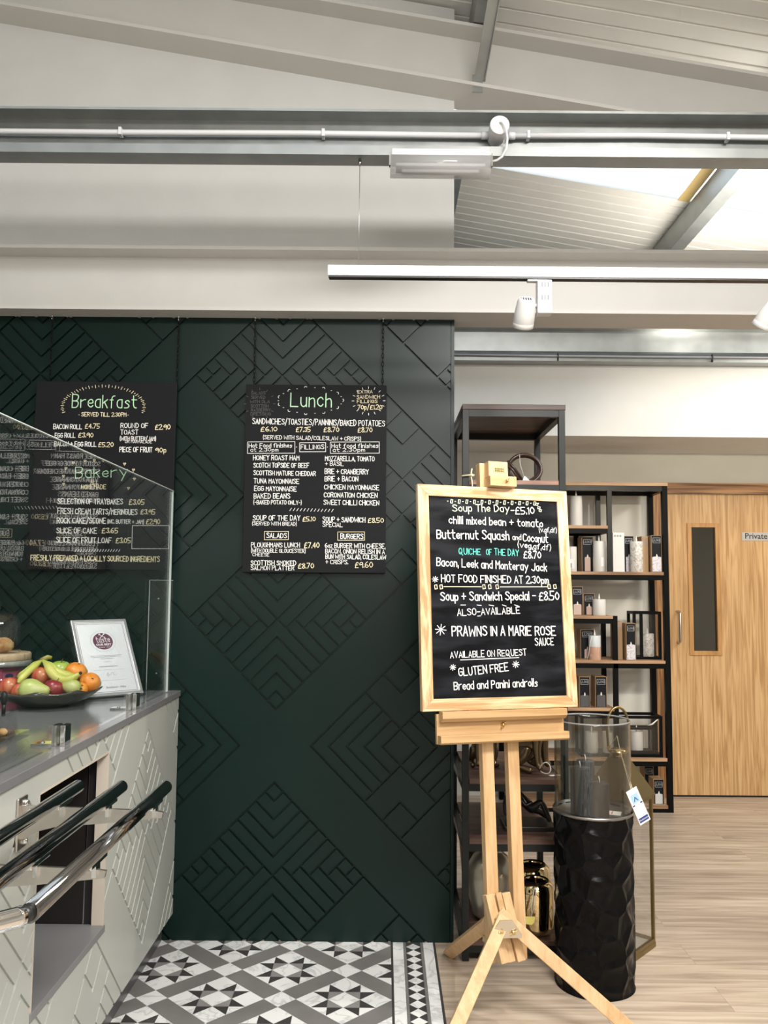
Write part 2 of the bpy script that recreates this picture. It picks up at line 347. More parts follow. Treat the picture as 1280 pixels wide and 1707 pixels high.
LUNCH_TEXT = [
    ('SALADS', 0.0225, 0.7562, 0.0829, 0.7569, 0.0125, 'F'),
    ('SERVED', 0.0228, 0.7378, 0.0833, 0.7385, 0.0125, 'F'),
    ('WITH OLA', 0.0195, 0.7187, 0.102, 0.7197, 0.0125, 'F'),
    ('SCOTTISH', 0.0221, 0.6996, 0.0972, 0.7005, 0.0125, 'F'),
    ('RASBERRY', 0.0239, 0.6828, 0.1071, 0.6838, 0.0125, 'F'),
    ('DRESSING', 0.0227, 0.6659, 0.1074, 0.6669, 0.0125, 'F'),
    ('Lunch', 0.1915, 0.706, 0.3651, 0.7037, 0.0617, 'G'),
    ('EXTRA', 0.4767, 0.7646, 0.5396, 0.7654, 0.0133, 'C'),
    ('SANDWICH', 0.4733, 0.741, 0.5711, 0.7422, 0.0147, 'C'),
    ('FILLINGS', 0.475, 0.7226, 0.5609, 0.7237, 0.0132, 'C'),
    ('70p/£1.20', 0.4776, 0.6947, 0.5812, 0.6959, 0.0191, 'C'),
    ('SANDWICHES/TOASTIES/PANNINIS/BAKED POTATOES', 0.0307, 0.6293, 0.5932, 0.6226, 0.0242, 'W'),
    ('£6.10', 0.0674, 0.5975, 0.1359, 0.5983, 0.0198, 'C'),
    ('£7.35', 0.2169, 0.5963, 0.2774, 0.597, 0.0198, 'C'),
    ('£8.70', 0.3349, 0.5969, 0.3992, 0.5976, 0.0198, 'C'),
    ('£8.70', 0.4797, 0.5963, 0.5403, 0.597, 0.0198, 'C'),
    ('(SERVED WITH SALAD/COLESLAW + CRISPS)', 0.0776, 0.5647, 0.492, 0.5598, 0.0161, 'W'),
    ('Hot Food finishes', 0.0179, 0.5275, 0.1996, 0.5295, 0.0175, 'W'),
    ('at 2.30pm', 0.0256, 0.5108, 0.1425, 0.512, 0.0146, 'W'),
    ('FILLINGS', 0.2388, 0.5219, 0.3361, 0.5229, 0.0183, 'W'),
    ('Hot food finishes', 0.3692, 0.5284, 0.5663, 0.5306, 0.0176, 'W'),
    ('at 2.30pm', 0.3746, 0.5124, 0.5096, 0.5138, 0.0146, 'W'),
    ('HONEY ROAST HAM', 0.0373, 0.4744, 0.2314, 0.475, 0.0197, 'W'),
    ('SCOTCH TOPSIDE OF BEEF', 0.0393, 0.4423, 0.2739, 0.4433, 0.019, 'W'),
    ('SCOTTISH MATURE CHEDDAR', 0.0399, 0.4102, 0.3024, 0.4086, 0.019, 'W'),
    ('TUNA MAYONNAISE', 0.042, 0.3753, 0.2323, 0.3743, 0.0197, 'W'),
    ('EGG MAYONNAISE', 0.0448, 0.3433, 0.2218, 0.3421, 0.0197, 'W'),
    ('BAKED BEANS', 0.0432, 0.3112, 0.1952, 0.3113, 0.0204, 'W'),
    ('(-BAKED POTATO ONLY-)', 0.0422, 0.2865, 0.2441, 0.2863, 0.0167, 'W'),
    ('MOZZARELLA, TOMATO', 0.342, 0.4733, 0.55, 0.4726, 0.0197, 'W'),
    ('+ BASIL', 0.3423, 0.4528, 0.4197, 0.4522, 0.0168, 'W'),
    ('BRIE + CRANBERRY', 0.3413, 0.4177, 0.5256, 0.4167, 0.0204, 'W'),
    ('BRIE + BACON', 0.3418, 0.3864, 0.4818, 0.3863, 0.0204, 'W'),
    ('CHICKEN MAYONNAISE', 0.3401, 0.3521, 0.5707, 0.35, 0.0197, 'W'),
    ('CORONATION CHICKEN', 0.3391, 0.3185, 0.5637, 0.3164, 0.0197, 'W'),
    ('SWEET CHILLI CHICKEN', 0.3381, 0.2865, 0.5708, 0.2851, 0.0197, 'W'),
    ('SOUP OF THE DAY', 0.0413, 0.2182, 0.2393, 0.2187, 0.0203, 'W'),
    ('£5.10', 0.2511, 0.2159, 0.3039, 0.2164, 0.0189, 'C'),
    ('(SERVED WITH BREAD)', 0.0387, 0.1979, 0.225, 0.1967, 0.0145, 'W'),
    ('SOUP + SANDWICH', 0.3348, 0.2137, 0.5135, 0.2125, 0.0203, 'W'),
    ('£8.50', 0.526, 0.2112, 0.5908, 0.2118, 0.0196, 'C'),
    ('SPECIAL', 0.3351, 0.1934, 0.4182, 0.1927, 0.0174, 'W'),
    ('SALADS', 0.0997, 0.1448, 0.184, 0.1441, 0.0203, 'W'),
    ('BURGERS', 0.4108, 0.144, 0.5049, 0.1427, 0.0203, 'W'),
    ('PLOUGHMANS LUNCH', 0.036, 0.1051, 0.2396, 0.1055, 0.0188, 'W'),
    ('£7.40', 0.2595, 0.1035, 0.3218, 0.1041, 0.0217, 'C'),
    ('(WITH DOUBLE GLOUCESTER)', 0.0364, 0.0834, 0.2635, 0.0825, 0.0159, 'W'),
    ('CHEESE', 0.0426, 0.0676, 0.1121, 0.0667, 0.013, 'W'),
    ('SCOTTISH SMOKED', 0.036, 0.0299, 0.2248, 0.0301, 0.0188, 'W'),
    ('SALMON PLATTER', 0.0364, 0.0097, 0.2178, 0.0098, 0.0173, 'W'),
    ('£8.70', 0.2352, 0.0179, 0.2997, 0.0184, 0.0202, 'C'),
    ('6oz BURGER WITH CHEESE,', 0.346, 0.105, 0.598, 0.1029, 0.0188, 'W'),
    ('BACON, ONION RELISH IN A', 0.3478, 0.0818, 0.5961, 0.0797, 0.0181, 'W'),
    ('BUN WITH SALAD, COLESLAW', 0.3489, 0.0587, 0.6015, 0.0572, 0.0181, 'W'),
    ('+ CRISPS.', 0.3492, 0.0369, 0.4424, 0.0363, 0.0174, 'W'),
    ('£9.60', 0.4734, 0.0221, 0.5468, 0.0227, 0.0232, 'C'),
]
LUNCH_MARKS = [
    ('W', [(0.0116, 0.5515), (0.2125, 0.5538), (0.2133, 0.5048), (0.0125, 0.5026), (0.0116, 0.5515)]),
    ('W', [(0.2324, 0.5496), (0.343, 0.5508), (0.3436, 0.512), (0.2331, 0.5108), (0.2324, 0.5496)]),
    ('W', [(0.3629, 0.5532), (0.5704, 0.5555), (0.571, 0.5072), (0.3636, 0.5049), (0.3629, 0.5532)]),
    ('C', [(0.0905, 0.1715), (0.1909, 0.1725), (0.1915, 0.1377), (0.0911, 0.1368), (0.0905, 0.1715)]),
    ('C', [(0.3986, 0.1715), (0.5111, 0.1725), (0.5115, 0.1377), (0.3991, 0.1367), (0.3986, 0.1715)]),
    ('W', [(0.218, 0.5312), (0.221, 0.5312)]),
    ('W', [(0.3492, 0.5319), (0.3521, 0.5319)]),
    ('W', [(0.1953, 0.2596), (0.2025, 0.2706)]),
    ('W', [(0.21, 0.2594), (0.2171, 0.2703)]),
    ('W', [(0.2247, 0.2591), (0.2318, 0.27)]),
    ('W', [(0.2394, 0.2588), (0.2465, 0.2697)]),
    ('W', [(0.2541, 0.2585), (0.2612, 0.2694)]),
    ('W', [(0.2688, 0.2582), (0.2759, 0.2692)]),
    ('W', [(0.2835, 0.2579), (0.2906, 0.2689)]),
    ('W', [(0.2982, 0.2576), (0.3053, 0.2686)]),
    ('W', [(0.3129, 0.2573), (0.32, 0.2683)]),
    ('W', [(0.3276, 0.257), (0.3347, 0.268)]),
    ('W', [(0.3423, 0.2567), (0.3494, 0.2677)]),
    ('W', [(0.357, 0.2564), (0.3642, 0.2674)]),
    ('W', [(0.3717, 0.2561), (0.3789, 0.2671)]),
    ('W', [(0.4137, 0.728), (0.4169, 0.7304), (0.4179, 0.7337), (0.4168, 0.737), (0.4135, 0.7393)]),
    ('W', [(0.4048, 0.7493), (0.4085, 0.7494)]),
    ('W', [(0.3943, 0.7598), (0.3958, 0.7635), (0.3948, 0.7669), (0.3921, 0.7691), (0.388, 0.7692)]),
    ('W', [(0.3627, 0.7753), (0.3664, 0.7754)]),
    ('W', [(0.3372, 0.7827), (0.3363, 0.7867), (0.3337, 0.7889), (0.3302, 0.7893), (0.3267, 0.7873)]),
    ('W', [(0.2924, 0.7876), (0.2961, 0.7876)]),
    ('W', [(0.2603, 0.7895), (0.2575, 0.7924), (0.254, 0.7929), (0.2509, 0.7914), (0.2491, 0.7878)]),
    ('W', [(0.2162, 0.7821), (0.2199, 0.7822)]),
    ('W', [(0.1883, 0.7781), (0.1844, 0.779), (0.1812, 0.7776), (0.1794, 0.7746), (0.1798, 0.7706)]),
    ('W', [(0.1584, 0.7608), (0.1621, 0.7609)]),
    ('W', [(0.144, 0.7521), (0.1402, 0.7507), (0.1383, 0.7478), (0.1384, 0.7443), (0.141, 0.7412)]),
    ('W', [(0.1373, 0.7304), (0.141, 0.7304)]),
    ('W', [(0.1413, 0.7197), (0.1389, 0.7165), (0.1389, 0.713), (0.1409, 0.7101), (0.1447, 0.7089)]),
    ('W', [(0.1594, 0.7005), (0.1631, 0.7005)]),
    ('W', [(0.1812, 0.6912), (0.1809, 0.6872), (0.1828, 0.6843), (0.186, 0.6829), (0.1899, 0.6839)]),
    ('W', [(0.2179, 0.6806), (0.2216, 0.6806)]),
    ('W', [(0.2509, 0.6757), (0.2528, 0.6722), (0.256, 0.6707), (0.2594, 0.6713), (0.2622, 0.6742)]),
    ('W', [(0.2941, 0.677), (0.2978, 0.677)]),
    ('W', [(0.3284, 0.6781), (0.3319, 0.6761), (0.3354, 0.6766), (0.3379, 0.6789), (0.3386, 0.6829)]),
    ('W', [(0.3639, 0.6909), (0.3676, 0.6909)]),
    ('W', [(0.3891, 0.6975), (0.3931, 0.6978), (0.3957, 0.7001), (0.3966, 0.7034), (0.3951, 0.7071)]),
    ('W', [(0.4052, 0.7178), (0.4089, 0.7179)]),
    ('W', [(0.586, 0.7328), (0.5949, 0.7329)]),
    ('W', [(0.581, 0.753), (0.5892, 0.7565)]),
    ('W', [(0.5673, 0.7701), (0.5735, 0.7764)]),
    ('W', [(0.547, 0.7813), (0.5503, 0.7895)]),
    ('W', [(0.5231, 0.7851), (0.523, 0.7939)]),
    ('W', [(0.4993, 0.7807), (0.4958, 0.7889)]),
    ('W', [(0.4793, 0.769), (0.473, 0.7752)]),
    ('W', [(0.4661, 0.7516), (0.4578, 0.7549)]),
    ('W', [(0.4616, 0.7313), (0.4527, 0.7312)]),
    ('W', [(0.4666, 0.7111), (0.4585, 0.7076)]),
    ('W', [(0.4803, 0.6941), (0.4741, 0.6878)]),
    ('W', [(0.5006, 0.6828), (0.4973, 0.6747)]),
    ('W', [(0.5245, 0.6791), (0.5246, 0.6703)]),
    ('W', [(0.5482, 0.6834), (0.5517, 0.6753)]),
    ('W', [(0.5682, 0.6951), (0.5746, 0.6889)]),
    ('W', [(0.5815, 0.7124), (0.5897, 0.7092)]),
    ('F', [(0.1176, 0.7169), (0.1264, 0.717)]),
    ('F', [(0.1093, 0.7469), (0.1169, 0.7514)]),
    ('F', [(0.0879, 0.7687), (0.0922, 0.7764)]),
    ('F', [(0.059, 0.7765), (0.0588, 0.7853)]),
    ('F', [(0.0304, 0.768), (0.0258, 0.7756)]),
    ('F', [(0.0098, 0.7457), (0.002, 0.75)]),
    ('F', [(0.0026, 0.7155), (-0.0062, 0.7154)]),
    ('F', [(0.0109, 0.6856), (0.0033, 0.6811)]),
    ('F', [(0.0323, 0.6638), (0.028, 0.6561)]),
    ('F', [(0.0612, 0.6561), (0.0613, 0.6473)]),
    ('F', [(0.0898, 0.6645), (0.0943, 0.6569)]),
    ('F', [(0.1104, 0.6867), (0.1181, 0.6824)]),
]
BREAKFAST_TEXT = [
    ('Breakfast', 0.1565, 0.6873, 0.4306, 0.6876, 0.0537, 'G'),
    ('SERVED TILL 2.30PM', 0.1976, 0.6499, 0.3879, 0.6502, 0.0166, 'C'),
    ('BACON ROLL', 0.0812, 0.5938, 0.202, 0.5949, 0.0198, 'W'),
    ('£4.75', 0.216, 0.5976, 0.2769, 0.5981, 0.0192, 'C'),
    ('EGG ROLL', 0.0893, 0.5567, 0.1751, 0.5575, 0.0192, 'W'),
    ('£3.90', 0.1891, 0.5589, 0.2513, 0.5595, 0.0192, 'C'),
    ('BACON + EGG ROLL', 0.0884, 0.5196, 0.2657, 0.52, 0.0199, 'W'),
    ('£5.20', 0.2759, 0.5188, 0.3387, 0.5194, 0.0192, 'C'),
    ('ROUND OF', 0.3669, 0.6015, 0.4822, 0.6025, 0.0192, 'W'),
    ('£2.90', 0.5139, 0.5964, 0.5771, 0.5969, 0.0217, 'C'),
    ('TOAST', 0.3673, 0.5733, 0.4414, 0.574, 0.0192, 'W'),
    ('(WITH BUTTER/JAM)', 0.3657, 0.5477, 0.5176, 0.5479, 0.0166, 'W'),
    ('OR MARMALADE', 0.388, 0.5371, 0.5019, 0.5369, 0.0109, 'W'),
    ('PIECE OF FRUIT', 0.3662, 0.4985, 0.5037, 0.4986, 0.0205, 'W'),
    ('90p', 0.5182, 0.4981, 0.5625, 0.4985, 0.0192, 'C'),
    ('Bakery', 0.1834, 0.3848, 0.4023, 0.3921, 0.0461, 'G'),
    ('ALL', 0.2485, 0.3605, 0.2809, 0.3608, 0.0166, 'C'),
    ('HOMEMADE', 0.2107, 0.3383, 0.3142, 0.3394, 0.0179, 'C'),
    ('SELECTION OF TRAYBAKES', 0.1135, 0.2739, 0.3878, 0.2756, 0.0224, 'W'),
    ('£3.05', 0.4151, 0.2746, 0.4784, 0.2753, 0.0217, 'C'),
    ('FRESH CREAM TARTS/MERINGUES', 0.1152, 0.2329, 0.4498, 0.2315, 0.0224, 'W'),
    ('£3.95', 0.4656, 0.2342, 0.5257, 0.2349, 0.0205, 'C'),
    ('ROCK CAKE/SCONE', 0.1144, 0.1925, 0.319, 0.1936, 0.0224, 'W'),
    ('(INC. BUTTER + JAM)', 0.3266, 0.1943, 0.4794, 0.1935, 0.016, 'W'),
    ('£2.90', 0.4902, 0.193, 0.5471, 0.1936, 0.0205, 'C'),
    ('SLICE OF CAKE', 0.1142, 0.1508, 0.2833, 0.1515, 0.0224, 'W'),
    ('£3.65', 0.3055, 0.1531, 0.3721, 0.1539, 0.0218, 'C'),
    ('SLICE OF FRUIT LOAF', 0.1147, 0.1111, 0.346, 0.1113, 0.0224, 'W'),
    ('£3.05', 0.3656, 0.1116, 0.4265, 0.1123, 0.0218, 'C'),
    ('FRESHLY PREPARED + LOCALLY SOURCED INGREDIENTS', 0.0111, 0.0354, 0.5509, 0.0345, 0.0218, 'C'),
]
BREAKFAST_MARKS = [
    ('W', [(0.432, 0.1859), (0.587, 0.1877), (0.5882, 0.0906), (0.4331, 0.0887), (0.432, 0.1859)]),
    ('C', [(0.1861, 0.6555), (0.1893, 0.6556)]),
    ('C', [(0.3948, 0.6566), (0.398, 0.6567)]),
    ('C', [(0.4545, 0.669), (0.4594, 0.6676)]),
    ('C', [(0.454, 0.6767), (0.4665, 0.6743)]),
    ('C', [(0.4599, 0.683), (0.4649, 0.6825)]),
    ('C', [(0.457, 0.6902), (0.4697, 0.6899)]),
    ('C', [(0.4606, 0.6973), (0.4657, 0.6976)]),
    ('C', [(0.4555, 0.7038), (0.468, 0.7056)]),
    ('C', [(0.4567, 0.7114), (0.4617, 0.7125)]),
    ('C', [(0.4495, 0.7171), (0.4616, 0.7209)]),
    ('C', [(0.4484, 0.725), (0.453, 0.7269)]),
    ('C', [(0.4392, 0.7297), (0.4504, 0.7355)]),
    ('C', [(0.4357, 0.7376), (0.44, 0.7403)]),
    ('C', [(0.4248, 0.7413), (0.435, 0.7488)]),
    ('C', [(0.4191, 0.7491), (0.4229, 0.7524)]),
    ('C', [(0.4067, 0.7515), (0.4156, 0.7606)]),
    ('C', [(0.3989, 0.759), (0.4021, 0.7629)]),
    ('C', [(0.3855, 0.7601), (0.3927, 0.7706)]),
    ('C', [(0.3758, 0.767), (0.3783, 0.7715)]),
    ('C', [(0.3617, 0.7669), (0.3671, 0.7784)]),
    ('C', [(0.3504, 0.7731), (0.3521, 0.7779)]),
    ('C', [(0.3359, 0.7716), (0.3394, 0.7839)]),
    ('C', [(0.3233, 0.7769), (0.3242, 0.7819)]),
    ('C', [(0.3089, 0.7742), (0.3103, 0.7869)]),
    ('C', [(0.2952, 0.7785), (0.2954, 0.7836)]),
    ('C', [(0.2813, 0.7745), (0.2806, 0.7873)]),
    ('C', [(0.267, 0.7777), (0.2663, 0.7827)]),
    ('C', [(0.2539, 0.7726), (0.2512, 0.7851)]),
    ('C', [(0.2394, 0.7745), (0.2379, 0.7794)]),
    ('C', [(0.2275, 0.7686), (0.2227, 0.7805)]),
    ('C', [(0.2131, 0.7692), (0.2108, 0.7738)]),
    ('C', [(0.2027, 0.7624), (0.1961, 0.7734)]),
    ('C', [(0.1889, 0.7617), (0.1859, 0.7659)]),
    ('C', [(0.1802, 0.7543), (0.1719, 0.7641)]),
    ('C', [(0.1673, 0.7524), (0.1637, 0.756)]),
    ('C', [(0.1607, 0.7446), (0.1509, 0.7528)]),
    ('C', [(0.1491, 0.7414), (0.1449, 0.7443)]),
    ('C', [(0.1446, 0.7334), (0.1336, 0.7399)]),
    ('C', [(0.1346, 0.729), (0.13, 0.7312)]),
    ('C', [(0.1324, 0.721), (0.1206, 0.7257)]),
    ('C', [(0.1243, 0.7156), (0.1194, 0.7171)]),
    ('C', [(0.1245, 0.7079), (0.1121, 0.7105)]),
    ('C', [(0.1184, 0.7016), (0.1134, 0.7022)]),
    ('C', [(0.121, 0.6943), (0.1083, 0.6948)]),
    ('C', [(0.1172, 0.6873), (0.1121, 0.6871)]),
    ('C', [(0.1221, 0.6807), (0.1095, 0.6791)]),
    ('C', [(0.1206, 0.6731), (0.1156, 0.6721)]),
    ('C', [(0.1276, 0.6673), (0.1155, 0.6637)]),
    ('C', [(0.1662, 0.4518), (0.1687, 0.4538), (0.1713, 0.4506), (0.1744, 0.4538), (0.177, 0.4513), (0.1713, 0.4435), (0.1662, 0.4518)]),
    ('C', [(0.2156, 0.4606), (0.2181, 0.4626), (0.2207, 0.4594), (0.2239, 0.4626), (0.2264, 0.4601), (0.2208, 0.4524), (0.2156, 0.4606)]),
    ('C', [(0.255, 0.4629), (0.2575, 0.4649), (0.2601, 0.4617), (0.2632, 0.4649), (0.2658, 0.4624), (0.2601, 0.4547), (0.255, 0.4629)]),
    ('C', [(0.2931, 0.4633), (0.2956, 0.4652), (0.2981, 0.4621), (0.3013, 0.4653), (0.3038, 0.4628), (0.2982, 0.455), (0.2931, 0.4633)]),
    ('C', [(0.3839, 0.4495), (0.3864, 0.4514), (0.389, 0.4482), (0.3921, 0.4515), (0.3947, 0.4489), (0.3891, 0.4412), (0.3839, 0.4495)]),
    ('C', [(0.4222, 0.4243), (0.4247, 0.4262), (0.4273, 0.4231), (0.4304, 0.4263), (0.433, 0.4238), (0.4274, 0.416), (0.4222, 0.4243)]),
    ('C', [(0.1365, 0.4278), (0.1391, 0.4298), (0.1416, 0.4266), (0.1448, 0.4298), (0.1474, 0.4273), (0.1417, 0.4196), (0.1365, 0.4278)]),
    ('C', [(0.4277, 0.386), (0.4302, 0.3879), (0.4328, 0.3848), (0.4359, 0.388), (0.4385, 0.3855), (0.4329, 0.3777), (0.4277, 0.386)]),
    ('C', [(0.4041, 0.3461), (0.4066, 0.348), (0.4092, 0.3449), (0.4123, 0.3481), (0.4149, 0.3456), (0.4093, 0.3378), (0.4041, 0.3461)]),
    ('C', [(0.1274, 0.3944), (0.1299, 0.3964), (0.1325, 0.3932), (0.1356, 0.3964), (0.1382, 0.3939), (0.1326, 0.3862), (0.1274, 0.3944)]),
    ('C', [(0.1297, 0.3605), (0.1322, 0.3625), (0.1348, 0.3593), (0.1379, 0.3625), (0.1405, 0.36), (0.1349, 0.3522), (0.1297, 0.3605)]),
    ('W', [(0.1952, 0.0736), (0.2009, 0.0827)]),
    ('W', [(0.2067, 0.0738), (0.2123, 0.0828)]),
    ('W', [(0.2181, 0.0739), (0.2237, 0.0829)]),
    ('W', [(0.2296, 0.074), (0.2352, 0.0831)]),
    ('W', [(0.241, 0.0742), (0.2466, 0.0832)]),
    ('W', [(0.2524, 0.0743), (0.258, 0.0834)]),
    ('W', [(0.2639, 0.0745), (0.2695, 0.0835)]),
    ('W', [(0.2753, 0.0746), (0.2809, 0.0836)]),
    ('W', [(0.2867, 0.0747), (0.2923, 0.0838)]),
    ('W', [(0.2982, 0.0749), (0.3038, 0.0839)]),
    ('W', [(0.3096, 0.075), (0.3152, 0.0841)]),
    ('W', [(0.321, 0.0752), (0.3266, 0.0842)]),
    ('W', [(0.3324, 0.0753), (0.338, 0.0843)]),
    ('W', [(0.3438, 0.0754), (0.3494, 0.0845)]),
    ('W', [(0.3553, 0.0756), (0.3609, 0.0846)]),
    ('W', [(0.3667, 0.0757), (0.3723, 0.0848)]),
    ('W', [(0.3781, 0.0759), (0.3837, 0.0849)]),
]
EASEL_TEXT = [
    ('Soup The Day', 0.0941, 0.6645, 0.3194, 0.6722, 0.0257, 'H'),
    ('-£5.10', 0.3268, 0.6638, 0.4222, 0.6676, 0.0262, 'W'),
    ('chilli mixed bean + tomato', 0.0788, 0.62, 0.454, 0.6191, 0.0269, 'W'),
    ('(v.gf,df)', 0.4385, 0.6003, 0.5109, 0.5998, 0.0175, 'W'),
    ('Butternut Squash', 0.0305, 0.5635, 0.3141, 0.5667, 0.0309, 'W'),
    ('and', 0.3283, 0.5678, 0.3628, 0.5675, 0.0187, 'W'),
    ('Coconut', 0.3712, 0.5627, 0.4722, 0.5599, 0.0289, 'W'),
    ('(veg,gf,df)', 0.348, 0.5404, 0.4826, 0.5312, 0.0202, 'W'),
    ('QUICHE', 0.1137, 0.5084, 0.1978, 0.5085, 0.0211, 'T'),
    ('OF', 0.2208, 0.5091, 0.2415, 0.5089, 0.0199, 'T'),
    ('THE DAY', 0.2531, 0.5092, 0.3502, 0.5075, 0.0228, 'T'),
    ('£8.70', 0.3711, 0.5008, 0.4407, 0.4997, 0.0259, 'W'),
    ('Bacon, Leek and Monteray Jack', 0.027, 0.4644, 0.462, 0.4526, 0.0278, 'W'),
    ('HOT FOOD FINISHED AT 2.30pm', 0.0434, 0.4067, 0.4673, 0.4068, 0.0263, 'W'),
    ('Soup + Sandwich Special - £8.50', 0.0389, 0.3406, 0.5076, 0.3473, 0.0302, 'W'),
    ('ALSO-AVAILABLE', 0.1012, 0.2877, 0.3455, 0.297, 0.0227, 'W'),
    ('PRAWNS IN A MARIE ROSE', 0.0785, 0.2167, 0.4855, 0.218, 0.0327, 'W'),
    ('SAUCE', 0.4015, 0.1804, 0.4762, 0.1829, 0.0251, 'W'),
    ('AVAILABLE ON REQUEST', 0.0697, 0.1396, 0.3639, 0.1465, 0.0216, 'W'),
    ('GLUTEN FREE', 0.1003, 0.0762, 0.2904, 0.0928, 0.0269, 'W'),
    ('Bread and Panini androlls', 0.0801, 0.0297, 0.4027, 0.0365, 0.0267, 'W'),
]
EASEL_MARKS = [
    ('H', [(0.0743, 0.7014), (0.0774, 0.7016)]),
    ('H', [(0.0866, 0.6952), (0.0885, 0.7081), (0.0953, 0.7077), (0.0933, 0.6948), (0.0866, 0.6952)]),
    ('H', [(0.1038, 0.702), (0.1069, 0.7022)]),
    ('H', [(0.1161, 0.6958), (0.1181, 0.7088), (0.125, 0.7083), (0.1229, 0.6954), (0.1161, 0.6958)]),
    ('H', [(0.1335, 0.7026), (0.1365, 0.7028)]),
    ('H', [(0.1458, 0.6964), (0.1479, 0.7094), (0.1547, 0.709), (0.1527, 0.696), (0.1458, 0.6964)]),
    ('H', [(0.1633, 0.7033), (0.1664, 0.7034)]),
    ('H', [(0.1757, 0.697), (0.1778, 0.71), (0.1847, 0.7096), (0.1826, 0.6966), (0.1757, 0.697)]),
    ('H', [(0.1933, 0.7039), (0.1964, 0.704)]),
    ('H', [(0.2057, 0.6976), (0.2078, 0.7106), (0.2148, 0.7102), (0.2126, 0.6971), (0.2057, 0.6976)]),
    ('H', [(0.2234, 0.7045), (0.2265, 0.7046)]),
    ('H', [(0.2359, 0.6982), (0.2381, 0.7113), (0.245, 0.7109), (0.2429, 0.6977), (0.2359, 0.6982)]),
    ('H', [(0.2537, 0.7051), (0.2568, 0.7052)]),
    ('H', [(0.2663, 0.6988), (0.2684, 0.7119), (0.2755, 0.7115), (0.2733, 0.6983), (0.2663, 0.6988)]),
    ('H', [(0.2842, 0.7057), (0.2873, 0.7059)]),
    ('H', [(0.2968, 0.6994), (0.299, 0.7126), (0.306, 0.7121), (0.3038, 0.699), (0.2968, 0.6994)]),
    ('H', [(0.3148, 0.7063), (0.3179, 0.7065)]),
    ('H', [(0.3275, 0.7), (0.3297, 0.7132), (0.3368, 0.7128), (0.3345, 0.6996), (0.3275, 0.7)]),
    ('H', [(0.3456, 0.707), (0.3488, 0.7071)]),
    ('H', [(0.3583, 0.7006), (0.3606, 0.7138), (0.3677, 0.7134), (0.3654, 0.7002), (0.3583, 0.7006)]),
    ('H', [(0.3765, 0.7076), (0.3797, 0.7077)]),
    ('H', [(0.3893, 0.7012), (0.3916, 0.7145), (0.3988, 0.7141), (0.3965, 0.7008), (0.3893, 0.7012)]),
    ('H', [(0.4077, 0.7082), (0.4109, 0.7084)]),
    ('H', [(0.4205, 0.7018), (0.4229, 0.7152), (0.4301, 0.7147), (0.4277, 0.7014), (0.4205, 0.7018)]),
    ('H', [(0.439, 0.7089), (0.4422, 0.709)]),
    ('H', [(0.4301, 0.709), (0.4389, 0.7079), (0.4377, 0.7005), (0.4289, 0.7016), (0.4301, 0.709)]),
    ('H', [(0.4382, 0.6961), (0.447, 0.695), (0.4458, 0.6876), (0.437, 0.6887), (0.4382, 0.6961)]),
    ('H', [(0.4433, 0.6861), (0.4521, 0.6849), (0.4509, 0.6776), (0.4421, 0.6787), (0.4433, 0.6861)]),
    ('C', [(0.0517, 0.3903), (0.1965, 0.3918)]),
    ('C', [(0.2707, 0.3923), (0.461, 0.3953)]),
    ('C', [(0.0165, 0.3952), (0.0254, 0.3967), (0.0271, 0.383), (0.0182, 0.3815), (0.0165, 0.3952)]),
    ('C', [(0.0364, 0.3955), (0.0453, 0.3971), (0.047, 0.3833), (0.0381, 0.3818), (0.0364, 0.3955)]),
    ('C', [(0.2013, 0.3982), (0.2105, 0.3998), (0.2122, 0.3858), (0.203, 0.3843), (0.2013, 0.3982)]),
    ('C', [(0.2242, 0.3986), (0.2334, 0.4001), (0.2351, 0.3861), (0.2258, 0.3846), (0.2242, 0.3986)]),
    ('C', [(0.2533, 0.399), (0.2626, 0.4006), (0.2642, 0.3866), (0.2549, 0.385), (0.2533, 0.399)]),
    ('C', [(0.463, 0.4024), (0.4727, 0.404), (0.4742, 0.3897), (0.4646, 0.3882), (0.463, 0.4024)]),
    ('C', [(0.487, 0.4028), (0.4967, 0.4044), (0.4982, 0.3901), (0.4885, 0.3885), (0.487, 0.4028)]),
    ('W', [(0.1147, 0.3256), (0.1333, 0.3258)]),
    ('W', [(0.1777, 0.3262), (0.1935, 0.3246)]),
    ('W', [(0.224, 0.3267), (0.2429, 0.3238)]),
    ('W', [(0.2767, 0.3272), (0.2919, 0.3228)]),
    ('W', [(0.3254, 0.3277), (0.3429, 0.322)]),
    ('W', [(0.0085, 0.4167), (0.0304, 0.4151)]),
    ('W', [(0.0127, 0.4238), (0.0261, 0.408)]),
    ('W', [(0.0209, 0.4262), (0.018, 0.4056)]),
    ('W', [(0.0282, 0.4226), (0.0106, 0.4092)]),
    ('W', [(0.0156, 0.2402), (0.0563, 0.2365)]),
    ('W', [(0.0235, 0.253), (0.0484, 0.2237)]),
    ('W', [(0.0387, 0.2573), (0.0332, 0.2195)]),
    ('W', [(0.0523, 0.2504), (0.0197, 0.2263)]),
    ('W', [(0.0671, 0.1084), (0.0889, 0.1062)]),
    ('W', [(0.0713, 0.1152), (0.0847, 0.0994)]),
    ('W', [(0.0795, 0.1173), (0.0765, 0.0973)]),
    ('W', [(0.0868, 0.1136), (0.0692, 0.101)]),
    ('W', [(0.3077, 0.1157), (0.3335, 0.1132)]),
    ('W', [(0.3128, 0.1236), (0.3284, 0.1053)]),
    ('W', [(0.3225, 0.1261), (0.3187, 0.1029)]),
    ('W', [(0.3311, 0.1218), (0.3101, 0.1072)]),
    ('W', [(0.107, 0.1326), (0.3333, 0.1384)]),
    ('W', [(0.1783, 0.2868), (0.1896, 0.2876)]),
]

